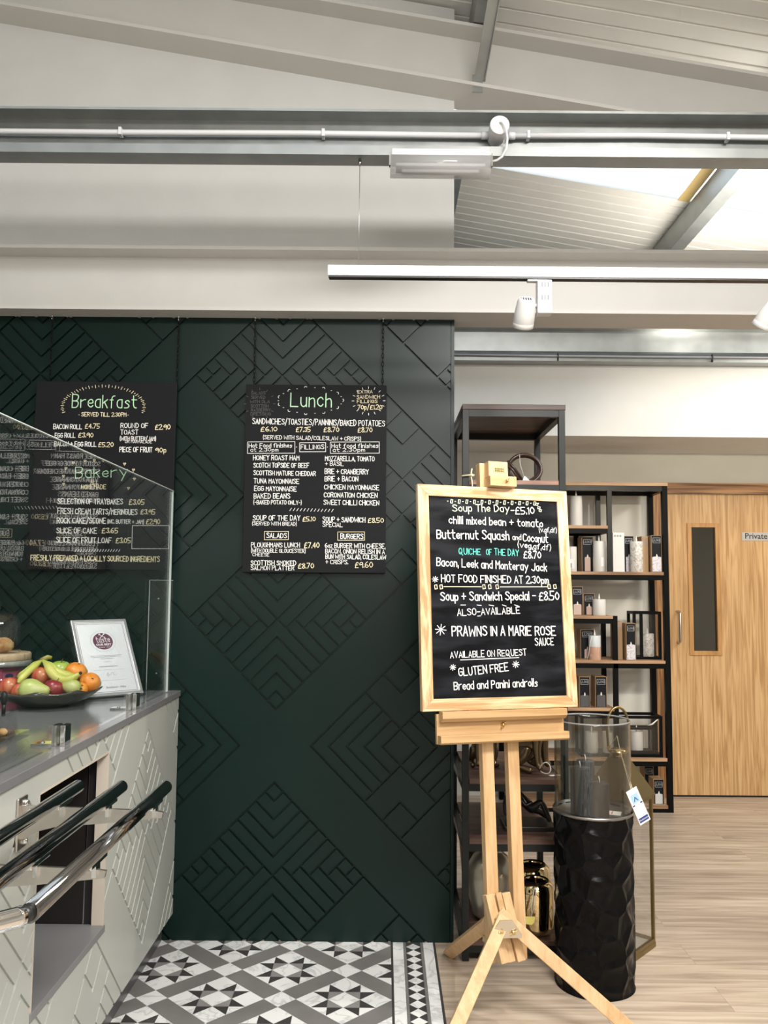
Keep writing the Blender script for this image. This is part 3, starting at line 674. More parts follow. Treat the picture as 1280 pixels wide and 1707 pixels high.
# ------------------------------------------------------------------ materials
white_wall = plain('white_wall_paint', (0.62, 0.62, 0.605), 0.75, bump=0.1)
cream_wall = plain('cream_wall_paint', (0.70, 0.69, 0.63), 0.8, bump=0.1)
beam_paint = plain('beam_white_paint', (0.585, 0.575, 0.55), 0.5)
deck_white = plain('white_coated_sheet', (0.78, 0.765, 0.72), 0.5)
green = plain('dark_green_satin_paint', (0.0026, 0.0128, 0.0104), 0.33, var=0.05, scale=4, bump=0.06, **{'Specular IOR Level': 0.24})
counter_paint = plain('pale_grey_green_paint', (0.455, 0.47, 0.435), 0.30, var=0.03)
galv = plain('galvanised_steel', (0.335, 0.35, 0.345), 0.38, 0.9, var=0.25, scale=9)
steel = plain('brushed_steel', (0.62, 0.59, 0.55), 0.3, 1.0, var=0.08, scale=30)
chrome = plain('polished_chrome', (0.82, 0.82, 0.82), 0.06, 1.0, var=0.02)
dark_chrome = plain('polished_dark_steel', (0.27, 0.27, 0.27), 0.07, 1.0, var=0.03)
black_metal = plain('black_powder_coat', (0.004, 0.0042, 0.0042), 0.42, var=0.1, **{'Specular IOR Level': 0.10})
grey_metal = plain('raw_dark_steel', (0.011, 0.013, 0.013), 0.36, 0.0, var=0.25, scale=12, **{'Specular IOR Level': 0.28})
white_plastic = plain('white_plastic', (0.64, 0.64, 0.655), 0.35, var=0.02)
black_plastic = plain('black_plastic', (0.012, 0.012, 0.012), 0.4)
brass = plain('aged_brass', (0.27, 0.20, 0.085), 0.34, 1.0, var=0.15, scale=14)
bright_brass = plain('bright_brass', (0.78, 0.58, 0.26), 0.14, 1.0, var=0.08)
beech = wood('pale_beech', (0.52, 0.32, 0.15), (0.60, 0.39, 0.20), (0.66, 0.45, 0.25), (14, 14, 1), 3, 0.42, 0.3)
beech_x_shade = wood('shaded_beech_crosswise', (0.44, 0.265, 0.115), (0.51, 0.325, 0.155), (0.56, 0.37, 0.19), (1, 14, 14), 3, 0.42, 0.3)  # same beech darkened: shade under the tray ledge put into its colour
pine_z = wood('pine_upright', (0.48, 0.28, 0.13), (0.66, 0.46, 0.26), (0.74, 0.57, 0.36), (24, 24, 1.3), 1.6, 0.42, 1.2, d=0.1)
pine_x = wood('pine_crosswise', (0.48, 0.28, 0.13), (0.66, 0.46, 0.26), (0.74, 0.57, 0.36), (1.3, 24, 24), 1.6, 0.42, 1.2, d=0.1)
oak = wood('oak_veneer', (0.40, 0.225, 0.088), (0.535, 0.325, 0.145), (0.63, 0.41, 0.205), (20, 20, 0.8), 2.0, 0.4, 1.6, d=0.15)
oak_dark = wood('oak_architrave_upright', (0.16, 0.07, 0.025), (0.36, 0.18, 0.07), (0.50, 0.27, 0.11), (40, 40, 1.2), 1.0, 0.42, 0.6, d=0.1)
oak_dark_x = wood('oak_architrave_crosswise', (0.16, 0.07, 0.025), (0.36, 0.18, 0.07), (0.50, 0.27, 0.11), (1.2, 40, 40), 1.0, 0.42, 0.6, d=0.1)
rustic = wood('rustic_shelf_board', (0.22, 0.12, 0.06), (0.42, 0.25, 0.14), (0.55, 0.36, 0.21), (1.5, 20, 20), 2, 0.55, 0.6)
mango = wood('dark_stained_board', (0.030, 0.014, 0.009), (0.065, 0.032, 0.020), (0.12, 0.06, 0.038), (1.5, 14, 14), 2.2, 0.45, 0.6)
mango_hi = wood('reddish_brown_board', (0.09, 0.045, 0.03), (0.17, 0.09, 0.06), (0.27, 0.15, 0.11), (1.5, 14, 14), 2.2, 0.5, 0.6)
worktop_mat = plain('grey_quartz', (0.19, 0.19, 0.195), 0.14, var=0.05, scale=40)
clear = glass('clear_glass'); screen_glass = glass('screen_glass', (0.97, 0.99, 0.98), 1.52, 1.15)
ink_white = plain('white_chalk_ink', (0.86, 0.86, 0.84), 0.7); ink_cream = plain('cream_chalk_ink', (0.86, 0.76, 0.50), 0.7)
ink_green = plain('mint_chalk_ink', (0.50, 0.80, 0.52), 0.7); ink_teal = plain('teal_chalk_ink', (0.10, 0.62, 0.50), 0.7)
ink_faint = plain('faded_chalk_ink', (0.085, 0.085, 0.09), 0.8); ink_lime = plain('pale_lime_chalk_ink', (0.76, 0.86, 0.58), 0.7)
INK = {'W': ink_white, 'C': ink_cream, 'G': ink_green, 'T': ink_teal, 'F': ink_faint, 'H': ink_lime}
INKNAME = {'W': 'white_lettering', 'C': 'cream_lettering', 'G': 'green_heading', 'T': 'teal_lettering', 'F': 'faded_lettering', 'H': 'lime_heading'}
board_black = plain('matt_chalkboard', (0.0095, 0.010, 0.0115), 0.6, var=0.25, scale=3, **{'Specular IOR Level': 0.15})
paper = plain('white_paper', (0.80, 0.80, 0.80), 0.6, var=0.01)
black_ink = plain('black_print', (0.015, 0.015, 0.015), 0.6)

def planks():
    m, n, l, b = new_mat('limed_oak_planks'); setp(b, (0.4, 0.31, 0.23), 0.42)
    tc = n.new('ShaderNodeTexCoord')
    br = n.new('ShaderNodeTexBrick'); br.offset = 0.37
    br.inputs['Scale'].default_value = 1.0; br.inputs['Brick Width'].default_value = 1.22; br.inputs['Row Height'].default_value = 0.182
    br.inputs['Mortar Size'].default_value = 0.0014; br.inputs['Color1'].default_value = (0.35, 0.35, 0.35, 1); br.inputs['Color2'].default_value = (0.65, 0.65, 0.65, 1)
    br.inputs['Mortar'].default_value = (0.1, 0.1, 0.1, 1); br.inputs['Mortar Smooth'].default_value = 0.2
    l.new(tc.outputs['Object'], br.inputs['Vector'])
    off = n.new('ShaderNodeVectorMath'); off.operation = 'MULTIPLY_ADD'
    off.inputs[1].default_value = (3, 7, 0)
    l.new(br.outputs['Color'], off.inputs[0]); l.new(tc.outputs['Object'], off.inputs[2])
    mp = n.new('ShaderNodeMapping'); mp.inputs['Scale'].default_value = (1.1, 16, 1); l.new(off.outputs[0], mp.inputs[0])
    nz = n.new('ShaderNodeTexNoise'); nz.inputs['Scale'].default_value = 1.8; nz.inputs['Detail'].default_value = 7; nz.inputs['Distortion'].default_value = 0.7
    l.new(mp.outputs[0], nz.inputs['Vector'])
    r = ramp(n, [(0.30, (0.31, 0.243, 0.182)), (0.5, (0.455, 0.365, 0.28)), (0.70, (0.57, 0.48, 0.385))])
    l.new(nz.outputs['Fac'], r.inputs[0])
    mx = n.new('ShaderNodeMix'); mx.data_type = 'RGBA'; mx.blend_type = 'OVERLAY'; mx.inputs[0].default_value = 0.35
    l.new(r.outputs[0], mx.inputs[6]); l.new(br.outputs['Color'], mx.inputs[7]); l.new(mx.outputs[2], b.inputs['Base Color'])
    return m
plank_mat = planks()
tile_white = marble('tile_white_marble', (0.78, 0.79, 0.78), (0.56, 0.57, 0.57), 7, 0.3, 0.44, 0.52)
tile_black = plain('tile_black', (0.050, 0.047, 0.047), 0.35, var=0.3, scale=14)
tile_grey = plain('tile_mid_grey', (0.185, 0.178, 0.172), 0.35, var=0.22, scale=10)
tile_lgrey = plain('tile_soft_grey', (0.245, 0.235, 0.232), 0.35, var=0.2, scale=10)

# ------------------------------------------------------------------ floor
o = MB().add([(-4, -6, 0), (-0.895, -6, 0), (-0.895, 7, 0), (-4, 7, 0)], [(0, 1, 2, 3)])
o.add([(-0.895, 0, 0), (0.2216, 0, 0), (0.2216, 7, 0), (-0.895, 7, 0)], [(0, 1, 2, 3)])
o.add([(0.2216, -6, 0), (5, -6, 0), (5, 7, 0), (0.2216, 7, 0)], [(0, 1, 2, 3)])
struct(o.build('floor', plank_mat), 'limed oak plank floor running back to the oak door', 'floor')

def floor_tiles():
    D = 0.1125; ox, oy = -0.577, -0.258
    polys = []
    def P(mi, cx, cy, pts): polys.append((mi, [(ox + (cx + x) * D, oy + (cy + y) * D) for x, y in pts]))
    dia = [(.5, 0), (0, .5), (-.5, 0), (0, -.5)]
    for i in range(-3, 4):
        for j in range(-26, 3):
            for s in (0, 2):
                cx, cy = 4 * i + s, 4 * j + s
                P(0, cx, cy, dia)
                P(2, cx, cy, [(.5, 0), (2, 1.5), (1.5, 2), (0, .5)])
                P(2, cx, cy, [(-.5, 0), (-2, 1.5), (-1.5, 2), (0, .5)])
                c2x, c2y = cx + 2, cy
                for dx, dy in ((0, 0), (1, 0), (-1, 0), (0, 1), (0, -1)): P(0, c2x + dx, c2y + dy, dia)
                for sx in (-1, 1):
                    for sy in (-1, 1):
                        c = (.5 * sx, .5 * sy); E = (sx, .5 * sy); N = (.5 * sx, sy); W = (0, .5 * sy); S = (.5 * sx, 0)
                        for mi, t in ((0, (c, E, N)), (3, (c, W, S)), (1, (c, N, W)), (1, (c, S, E))): P(mi, c2x, c2y, t)
    bm = bmesh.new()
    for mi, pts in polys:
        f = bm.faces.new([bm.verts.new((x, y, 0)) for x, y in pts]); f.material_index = mi
        if f.calc_area() and f.normal.z < 0: f.normal_flip()
    def crop(co, no):
        bmesh.ops.bisect_plane(bm, geom=bm.verts[:] + bm.edges[:] + bm.faces[:], plane_co=co, plane_no=no, clear_outer=True)
    crop((0.041, 0, 0), (1, 0, 0)); crop((-0.895, 0, 0), (-1, 0, 0)); crop((0, 0, 0), (0, 1, 0)); crop((0, -6, 0), (0, -1, 0))
    def rect(mi, x0, x1, y0=-6.0, y1=0.0, z=0.0):
        f = bm.faces.new([bm.verts.new(p) for p in ((x0, y0, z), (x1, y0, z), (x1, y1, z), (x0, y1, z))]); f.material_index = mi
    rect(1, .041, .0498); rect(0, .0498, .0911); rect(2, .0911, .1018); rect(2, .1607, .1719); rect(0, .1719, .2123); rect(1, .2123, .2216)
    hw, st = (.1607 - .1018) / 2, 0.0588; cx = .1018 + hw; y = -0.0132
    bx = [.1018, .1607]
    while y > -5.9:
        q = [(cx, y), (bx[1], y - st / 2), (cx, y - st), (bx[0], y - st / 2)]
        f = bm.faces.new([bm.verts.new((*p, 0)) for p in q]); f.material_index = 0
        for t in ([q[0], (bx[1], y), q[1]], [q[1], (bx[1], y - st), q[2]], [q[2], (bx[0], y - st), q[3]], [q[3], (bx[0], y), q[0]]):
            f = bm.faces.new([bm.verts.new((*p, 0)) for p in t]); f.material_index = 1
        y -= st
    rect(1, bx[0], bx[1], -0.0132, 0)
    for f in bm.faces:
        f.normal_update()
        if f.normal.z < 0: f.normal_flip()
    me = bpy.data.meshes.new('floor_tiles'); bm.to_mesh(me); bm.free()
    for m in (tile_white, tile_black, tile_grey, tile_lgrey): me.materials.append(m)
    o = bpy.data.objects.new('floor_tiles', me); COL.objects.link(o)
    struct(o, 'black, white and grey star patterned floor tiles in front of the green wall', 'floor')
floor_tiles()

# ------------------------------------------------------------------ grooved panelling: the same lozenge pattern on the green wall and on the counter front
def lozenges(irange, jrange, flip=0):
    US, VS = set(), set()          # unit grooves on lines u = k and v = k
    def U(k, a, b):
        for t in range(min(a, b), max(a, b)): US.add((k, t))
    def V(k, a, b):
        for t in range(min(a, b), max(a, b)): VS.add((k, t))
    for i in irange:
        for j in jrange:
            u0, v0 = 14 * (i - j), -14 * (i + j); up_type = (i + j + flip) % 2
            def p(k, q0, q1): V(v0 + k - 5, u0 + q0 - 5, u0 + q1 - 5)
            def q(k, p0, p1): U(u0 + k - 5, v0 + p0 - 5, v0 + p1 - 5)
            for k in (0, 5, 10): p(k, 0, 10); q(k, 0, 10)
            for k in range(1, 5): p(k, 0, k); q(k, 0, k)
            for k in range(6, 10):
                p(k, k, 10); q(k, k, 10)
                e = (11 if up_type else 10) - k; p(k, 0, e); q(k, 0, e)
            for t in range(1, 5):
                e = (10 if up_type else 9) - t; q(t, e, 10); p(t, e, 10)
            if up_type: p(10, -4, 0); q(10, -4, 0)
            else: q(0, 10, 14); p(0, 10, 14)
            b0, c0 = 14 * (i - j), -14 * (i + j + 1)
            def bu(k, a, b): U(b0 + k, c0 + a, c0 + b)
            def bv(k, a, b): V(c0 + k, b0 + a, b0 + b)
            for k in (-5, 5): bu(k, -5, 5); bv(k, -5, 5)
            bv(-1, -5, 1); bu(1, -1, 5); bv(1, -1, 5); bu(-1, -5, 1)
            for k in range(2, 5): bu(-k, -1, k); bv(k, -k, 1); bv(-k, -1, k); bu(k, -k, 1)
            bu(-3, -5, -3); bv(-3, -5, -3); bu(3, 3, 5); bv(3, 3, 5)
    return US, VS
def grooved(name, mat, org, crop, to3, irange, jrange, unit=0.03725, width=0.0090, depth=0.014, hole=None, extra=None, flip=0):
    US, VS = lozenges(irange, jrange, flip); h = width / 2 / (unit * math.sqrt(2))
    x0, x1, z0, z1 = crop
    us = []; rad = (abs(x0 - org[0]) + abs(x1 - org[0]) + abs(z0 - org[1]) + abs(z1 - org[1]))
    K = int(rad / unit / 1.0) + 2
    def xz(u, v): return org[0] + (u - v) * unit, org[1] - (u + v) * unit
    def inside(u, v, m=1.5):
        x, z = xz(u, v); g = unit * m * 1.5
        return x0 - g < x < x1 + g and z0 - g < z < z1 + g
    H = {}
    for u in range(-K, K):
        for v in range(-K, K):
            if not inside(u + .5, v + .5): continue
            H[(2 * u + 1, 2 * v + 1)] = 0
            for a, b in ((u, v), (u + 1, v)): H[(2 * a, 2 * b + 1)] = 1 if (a, b) in US else 0
            for a, b in ((u, v), (u, v + 1)): H[(2 * a + 1, 2 * b)] = 1 if (b, a) in VS else 0
            for a in (u, u + 1):
                for b in (v, v + 1):
                    H[(2 * a, 2 * b)] = 1 if ((a, b) in US or (a, b - 1) in US or (b, a) in VS or (b, a - 1) in VS) else 0
    def lim(i): return ((i // 2) - h, (i // 2) + h) if i % 2 == 0 else ((i // 2) + h, (i // 2) + 1 - h)
    bm = bmesh.new(); vc = {}
    def vert(u, v, d):
        k = (round(u, 4), round(v, 4), d)
        if k not in vc: x, z = xz(u, v); vc[k] = bm.verts.new((x, z, -d * depth))
        return vc[k]
    def face(vs):
        try: bm.faces.new(vs)
        except ValueError: pass
    for (a, b), d in H.items():
        ua, ub = lim(a); va, vb = lim(b)
        face([vert(ua, va, d), vert(ub, va, d), vert(ub, vb, d), vert(ua, vb, d)])
        for nb, e in (((a + 1, b), ((ub, va), (ub, vb))), ((a, b + 1), ((ua, vb), (ub, vb)))):
            if nb in H and H[nb] != d:
                (p, q), (r, s) = e
                face([vert(p, q, 0), vert(r, s, 0), vert(r, s, 1), vert(p, q, 1)])
    def cut(co, no, clear=True):
        bmesh.ops.bisect_plane(bm, geom=bm.verts[:] + bm.edges[:] + bm.faces[:], plane_co=co, plane_no=no, clear_outer=clear)
    cut((x1, 0, 0), (1, 0, 0)); cut((x0, 0, 0), (-1, 0, 0)); cut((0, z1, 0), (0, 1, 0)); cut((0, z0, 0), (0, -1, 0))
    if hole:
        a, b, c, d = hole
        for co, no in (((a, 0, 0), (1, 0, 0)), ((b, 0, 0), (1, 0, 0)), ((0, c, 0), (0, 1, 0)), ((0, d, 0), (0, 1, 0))): cut(co, no, False)
        kill = [f for f in bm.faces if a < f.calc_center_median().x < b and c < f.calc_center_median().y < d]
        bmesh.ops.delete(bm, geom=kill, context='FACES')
    bm.verts.index_update()
    mb = MB(); mb.add([to3(v.co.x, v.co.y, v.co.z) for v in bm.verts], [[v.index for v in f.verts] for f in bm.faces]); bm.free()
    if extra: extra(mb)
    return mb
def gw_extra(mb):
    mb.box(-4.0, 0.283, 0.0145, 0.11, 0, 2.6)
    mb.box(0.2835, 0.297, 0.0, 0.11, 0, 2.6)
    for z in (0.867, 1.735): mb.box(-2.2, 0.281, -0.0005, 0.003, z - 0.0007, z + 0.0007)
gw = grooved('wall_partition', green, (-0.4457, 0.2597), (-2.2, 0.2815, 0.0, 2.6), lambda x, z, d: (x, -d, z), range(-3, 4), range(-2, 5), extra=gw_extra)
struct(gw.build('wall_partition', green), 'dark green partition wall with grooved lozenge pattern behind the menu boards', 'wall')

# ------------------------------------------------------------------ walls, roof and steelwork
SL = -0.171
def deck_z(x): return 4.12 + SL * (x + 0.018)
m = MB(); m.prism([(-4, 2.88), (0.298, 2.88), (0.298, 3.925), (-4, 3.925 + 0.171 * 4.298)], 0.04, 0.13)
m.prism([(-4, 3.955 + 0.171 * 3.98), (0.298, 3.9), (0.298, deck_z(0.298) - 0.01), (-4, deck_z(-4) - 0.01)], 0.04, 0.13)
struct(m.build('wall_gable', white_wall), 'white infill wall above the horizontal steel beam', 'wall')
m = MB(); m.box(-4, 1.99, 2.45, 2.55, 0, 2.413); m.box(1.99, 2.925, 2.45, 2.55, 2.122, 2.413); m.box(2.925, 5, 2.45, 2.55, 0, 2.413)
struct(m.build('wall_back', cream_wall), 'beige back wall around the oak door', 'wall')
m = MB(); m.box(-4, 5, 1.769, 2.55, 2.413, 3.32)
struct(m.build('wall_bulkhead', plain('bright_white_paint', (0.78, 0.785, 0.77), 0.7)), 'white boxed bulkhead above the oak door', 'wall')
m = MB(); m.box(-4, 5, 2.55, 7, 3.3, 3.36)
struct(m.build('ceiling_storeroom', white_wall), 'flat ceiling of the room behind the oak door', 'ceiling')
m = MB(); m.box(-4.1, -4, -6, 7, 0, 4.9); struct(m.build('wall_left', white_wall), 'white left wall of the shop', 'wall')
m = MB(); m.box(5, 5.1, -6, 7, 0, 3.4); struct(m.build('wall_right', white_wall), 'white right wall of the shop', 'wall')
m = MB(); m.prism([(-4, 0), (5, 0), (5, 3.25), (-4, 4.79)], 7, 7.1); struct(m.build('wall_far', white_wall), 'white far wall of the building', 'wall')
m = MB(); m.prism([(-4, 0), (5, 0), (5, 3.25), (-4, 4.79)], -6.1, -6); struct(m.build('wall_front', cream_wall), 'wall behind the viewer', 'wall')
def deck(y0, y1, xa=-4.1, xb=5.1):
    """profiled sheet: flat pans with narrow raised grooves every 100 mm, running down the slope"""
    mb = MB(); n = int(round((y1 - y0) / 0.1)); st = (y1 - y0) / n; pr = []
    for k in range(n):
        y = y0 + k * st; pr += [(y, 0), (y + st - 0.016, 0), (y + st - 0.012, 0.006), (y + st - 0.004, 0.006)]
    pr.append((y1, 0))
    vs = []
    for x in (xa, xb): vs += [(x, y, deck_z(x) + z) for y, z in pr]
    N = len(pr); mb.add(vs, [(i, i + 1, N + i + 1, N + i) for i in range(N - 1)])
    vs = []
    for x in (xa, xb): vs += [(x, y0, deck_z(x) + 0.05), (x, y1, deck_z(x) + 0.05)]
    mb.add(vs, [(0, 1, 3, 2)])
    return mb
d = deck(-6.1, -3.3); d3 = deck(-2.3, 0.4); d.add(d3.v, d3.f); d3 = deck(-3.3, -2.3, 0.0); d.add(d3.v, d3.f); d2 = deck(1.4, 7.1); d.add(d2.v, d2.f)
struct(d.build('ceiling', deck_white), 'sloping white ribbed sheet roof', 'ceiling')
grp, n_, l_, b_ = new_mat('translucent_rooflight'); setp(b_, (0.92, 0.93, 0.92), 0.4)
n_.remove(b_); tl = n_.new('ShaderNodeBsdfTranslucent'); tl.inputs[0].default_value = (0.95, 0.96, 0.95, 1)
tp = n_.new('ShaderNodeBsdfTransparent'); tp.inputs[0].default_value = (0.95, 0.96, 0.95, 1); mx_ = n_.new('ShaderNodeMixShader'); mx_.inputs[0].default_value = 0.5
l_.new(tl.outputs[0], mx_.inputs[1]); l_.new(tp.outputs[0], mx_.inputs[2]); l_.new(mx_.outputs[0], n_['Material Output'].inputs['Surface'])
m = MB(); m.add([(-4.1, 0.4, deck_z(-4.1)), (5.1, 0.4, deck_z(5.1)), (5.1, 1.4, deck_z(5.1)), (-4.1, 1.4, deck_z(-4.1))], [(0, 1, 2, 3)])
struct(m.build('window_1', grp), 'bright translucent rooflight strip in the sloping roof', 'rooflight')
MB().prism([(1.775, deck_z(1.775) - 0.002), (1.842, deck_z(1.842) - 0.002), (1.842, deck_z(1.842) - 0.006), (1.775, deck_z(1.775) - 0.006)], 0.4, 1.4).build('sealing_strip', plain('amber_sealant', (0.62, 0.45, 0.17), 0.6), bpy.data.objects['window_1'], 'amber sealing strip along the purlin')
m = MB(); m.add([(-4.1, -3.3, deck_z(-4.1)), (0.0, -3.3, deck_z(0.0)), (0.0, -2.3, deck_z(0.0)), (-4.1, -2.3, deck_z(-4.1))], [(0, 1, 2, 3)])
struct(m.build('window_2', grp), 'second translucent rooflight strip above the viewer', 'rooflight')

def ibeam(y, z, b, h, tf, tw):
    hb, ht = b / 2, tw / 2
    return [(y - hb, z), (y + hb, z), (y + hb, z + tf), (y + ht, z + tf), (y + ht, z + h - tf), (y + hb, z + h - tf), (y + hb, z + h), (y - hb, z + h), (y - hb, z + h - tf), (y - ht, z + h - tf), (y - ht, z + tf), (y - hb, z + tf)]
struct(MB().section(ibeam(0.0, 2.6, 0.206, 0.28, 0.015, 0.009), -4, 5).build('steel_beam', beam_paint), 'horizontal white painted steel beam over the green wall', 'beam')
struct(MB().section(ibeam(0.0, 3.673, 0.206, 0.282, 0.015, 0.009), -4, 5, SL, -0.018).build('steel_rafter', beam_paint), 'sloping white painted steel rafter under the roof', 'beam')
def channel(yf, yb, zb, zt, lip, t=0.003, lt=0.009):
    """cold-formed channel opening to the front (-Y), with a stiffening fold in the web"""
    zm = zb + (zt - zb) * 0.34
    a = [(yf, zb + lip), (yf, zb), (yb, zb), (yb, zm - .012), (yb - .012, zm), (yb, zm + .012), (yb, zt), (yf, zt), (yf, zt - lt)]
    i = [(yf + t, zt - lt), (yf + t, zt - t), (yb - t, zt - t), (yb - t, zm + .013), (yb - .012 - t, zm), (yb - t, zm - .013), (yb - t, zb + t), (yf + t, zb + t), (yf + t, zb + lip)]
    return a + i
struct(MB().section(channel(-0.74, -0.66, 2.953, 3.121, 0.034), -4, 5).build('steel_channel', galv), 'galvanised steel channel crossing in front of the sloping rafter', 'beam')
struct(MB().section(channel(1.66, 1.765, 2.872, 3.10, 0.03), 0.31, 5).build('steel_rail', galv), 'galvanised steel rail on the far white bulkhead', 'beam')
def purlin(x, label):
    zt = deck_z(x) - 0.004; zb = zt - 0.152; s = SL
    sec = [(x - .03, zb), (x + .045, zb + s * .075), (x + .045, zb + s * .075 + .016), (x + .042, zb + s * .075 + .016), (x + .042, zb + .003 + s * .075), (x - .027, zb + .003), (x - .027, zt - .01), (x + .045, zt - .01 + s * .075), (x + .045, zt - .006 + s * .075), (x - .03, zt - .006)]
    struct(MB().prism(sec, -6, 7).build('steel_purlin', galv), label, 'purlin')
purlin(0.40, 'galvanised roof purlin above the diagonal brace'); purlin(1.875, 'galvanised roof purlin crossing the bright rooflight')
purlin(-1.13, 'galvanised roof purlin over the counter end'); purlin(3.37, 'galvanised roof purlin nearest the right wall'); purlin(-2.63, 'galvanised roof purlin nearest the left wall')
m = MB(); m.bar((0.398, -0.08, 3.64), (0.445, -0.34, 3.93), 0.05, 0.004, side=(1, 0, 0)); m.bar((0.420, -0.09, 3.65), (0.468, -0.35, 3.93), 0.004, 0.045, side=(1, 0, 0))
m.box(0.365, 0.41, -0.095, -0.09, 3.58, 3.66)
struct(m.build('steel_brace', galv), 'short galvanised angle brace from rafter up to purlin', 'brace')

# ------------------------------------------------------------------ oak door
m = MB(); dx0, dx1, vx0, vx1, vz0, vz1 = 1.992, 2.923, 2.19, 2.366, 1.005, 1.885
m.box(dx0, vx0, 2.452, 2.496, 0.014, 2.120); m.box(vx1, dx1, 2.452, 2.496, 0.014, 2.120)
m.box(vx0, vx1, 2.452, 2.496, 0.014, vz0); m.box(vx0, vx1, 2.452, 2.496, vz1, 2.120)
door = struct(m.build('door_1', oak), 'pale oak flush door with narrow vision panel and Private sign', 'door')
m = MB(); e = 0.027
m.box(vx0 - e, vx1 + e, 2.444, 2.455, vz1 - .003, vz1 + e); m.box(vx0 - e, vx1 + e, 2.444, 2.455, vz0 - e, vz0 + .003)
m.box(vx0 - e, vx0 + .003, 2.444, 2.455, vz0 + .003, vz1 - .003); m.box(vx1 - .003, vx1 + e, 2.444, 2.455, vz0 + .003, vz1 - .003)
m.build('glazing_bead', wood('oak_bead', (0.36, 0.18, 0.06), (0.47, 0.25, 0.09), (0.53, 0.30, 0.12), (14, 14, 1), 3, 0.4, 0.3), door)
MB().box(vx0, vx1, 2.470, 2.476, vz0, vz1).build('glass_pane', glass('fire_glass', (0.74, 0.72, 0.66), 1.55, 1.5), door)
m = MB(); hx = 2.083; m.tube([(hx, 2.452, 1.285), (hx, 2.425, 1.285), (hx, 2.405, 1.275), (hx, 2.4, 1.262), (hx, 2.4, 1.09), (hx, 2.405, 1.077), (hx, 2.425, 1.068), (hx, 2.452, 1.068)], 0.0095)
m.build('pull_handle', steel, door)
sign = MB().box(2.555, 2.80, 2.449, 2.452, 1.789, 1.849).build('sign_plate', plain('aluminium_sign', (0.55, 0.54, 0.52), 0.35, 0.6), door, 'brushed silver plate reading Private')
MV = Matrix(((1, 0, 0, 0), (0, 0, -1, 0), (0, 1, 0, 0), (0, 0, 0, 1)))      # text upright, facing -Y
printed('lettering', 'Private', 0.058, black_ink, sign, Matrix.Translation((2.655, 2.4485, 1.821)) @ MV, bold=0.0006)
m = MB(); m.box(1.895, 1.99, 2.425, 2.45, 0, 2.124)
m.box(2.925, 3.02, 2.425, 2.45, 0, 2.124)
struct(m.build('trim_1', oak_dark), 'dark grained oak door lining uprights', 'door frame')
struct(MB().box(1.895, 3.02, 2.423, 2.45, 2.124, 2.197).build('trim_2', oak_dark_x), 'dark grained oak head over the door', 'door frame')
struct(MB().box(1.99, 2.925, 2.46, 2.49, 0, 0.012).build('gap_shade', black_plastic), 'black strip added for the shade in the gap under the oak door', 'gap_shade')  # black strip stands in for the shade below the door leaf

t = thing('cable', 'thin grey cable tied along the far galvanised rail', 'cable', (2.6, 1.648, 2.90))
MB().tube([(0.32, 1.650, 2.903), (1.087, 1.651, 2.9), (2.06, 1.651, 2.9), (5, 1.650, 2.902)], 0.0075, 8).build('sheath', plain('grey_cable', (0.30, 0.30, 0.31), 0.4), t)
for x in (1.087, 2.06): MB().tube([(x, 1.650 + 0.012 * math.sin(a), 2.895 + 0.024 * math.cos(a)) for a in [k * PI / 6 for k in range(12)]], 0.0035, 6, closed=True).build('cable_tie', black_plastic, t, 'black cable tie')

# ------------------------------------------------------------------ menu boards hung on chains in front of the green wall
def chain_links(mb, x, y, z0, z1):
    n = int((z1 - z0) / 0.017); st = (z1 - z0) / n
    for k in range(n):
        zc = z0 + (k + .5) * st; pts = []
        for t in range(10):
            a = 2 * PI * t / 10; d, e = 0.0042 * math.cos(a), 0.0118 * math.sin(a)
            pts.append((x + (d if k % 2 else 0), y + (0 if k % 2 else d), zc + e))
        mb.tube(pts, 0.0014, 5, closed=True)
def draw_marks(MARKS, wd, to3, inks, parent):
    dashes = {}
    for c, pts in MARKS:
        if len(pts) == 7 and pts[0] == pts[-1]: m = MB(); ribbon(m, pts, wd, to3); m.build('drawn_heart', INK[c], parent)
        elif len(pts) == 5 and pts[0] == pts[-1]: m = MB(); ribbon(m, pts, wd, to3); m.build('drawn_box', INK[c], parent)
        else: ribbon(dashes.setdefault(c, MB()), pts, wd, to3)
    for c, m in dashes.items(): m.build('drawn_dashes', INK[c], parent)
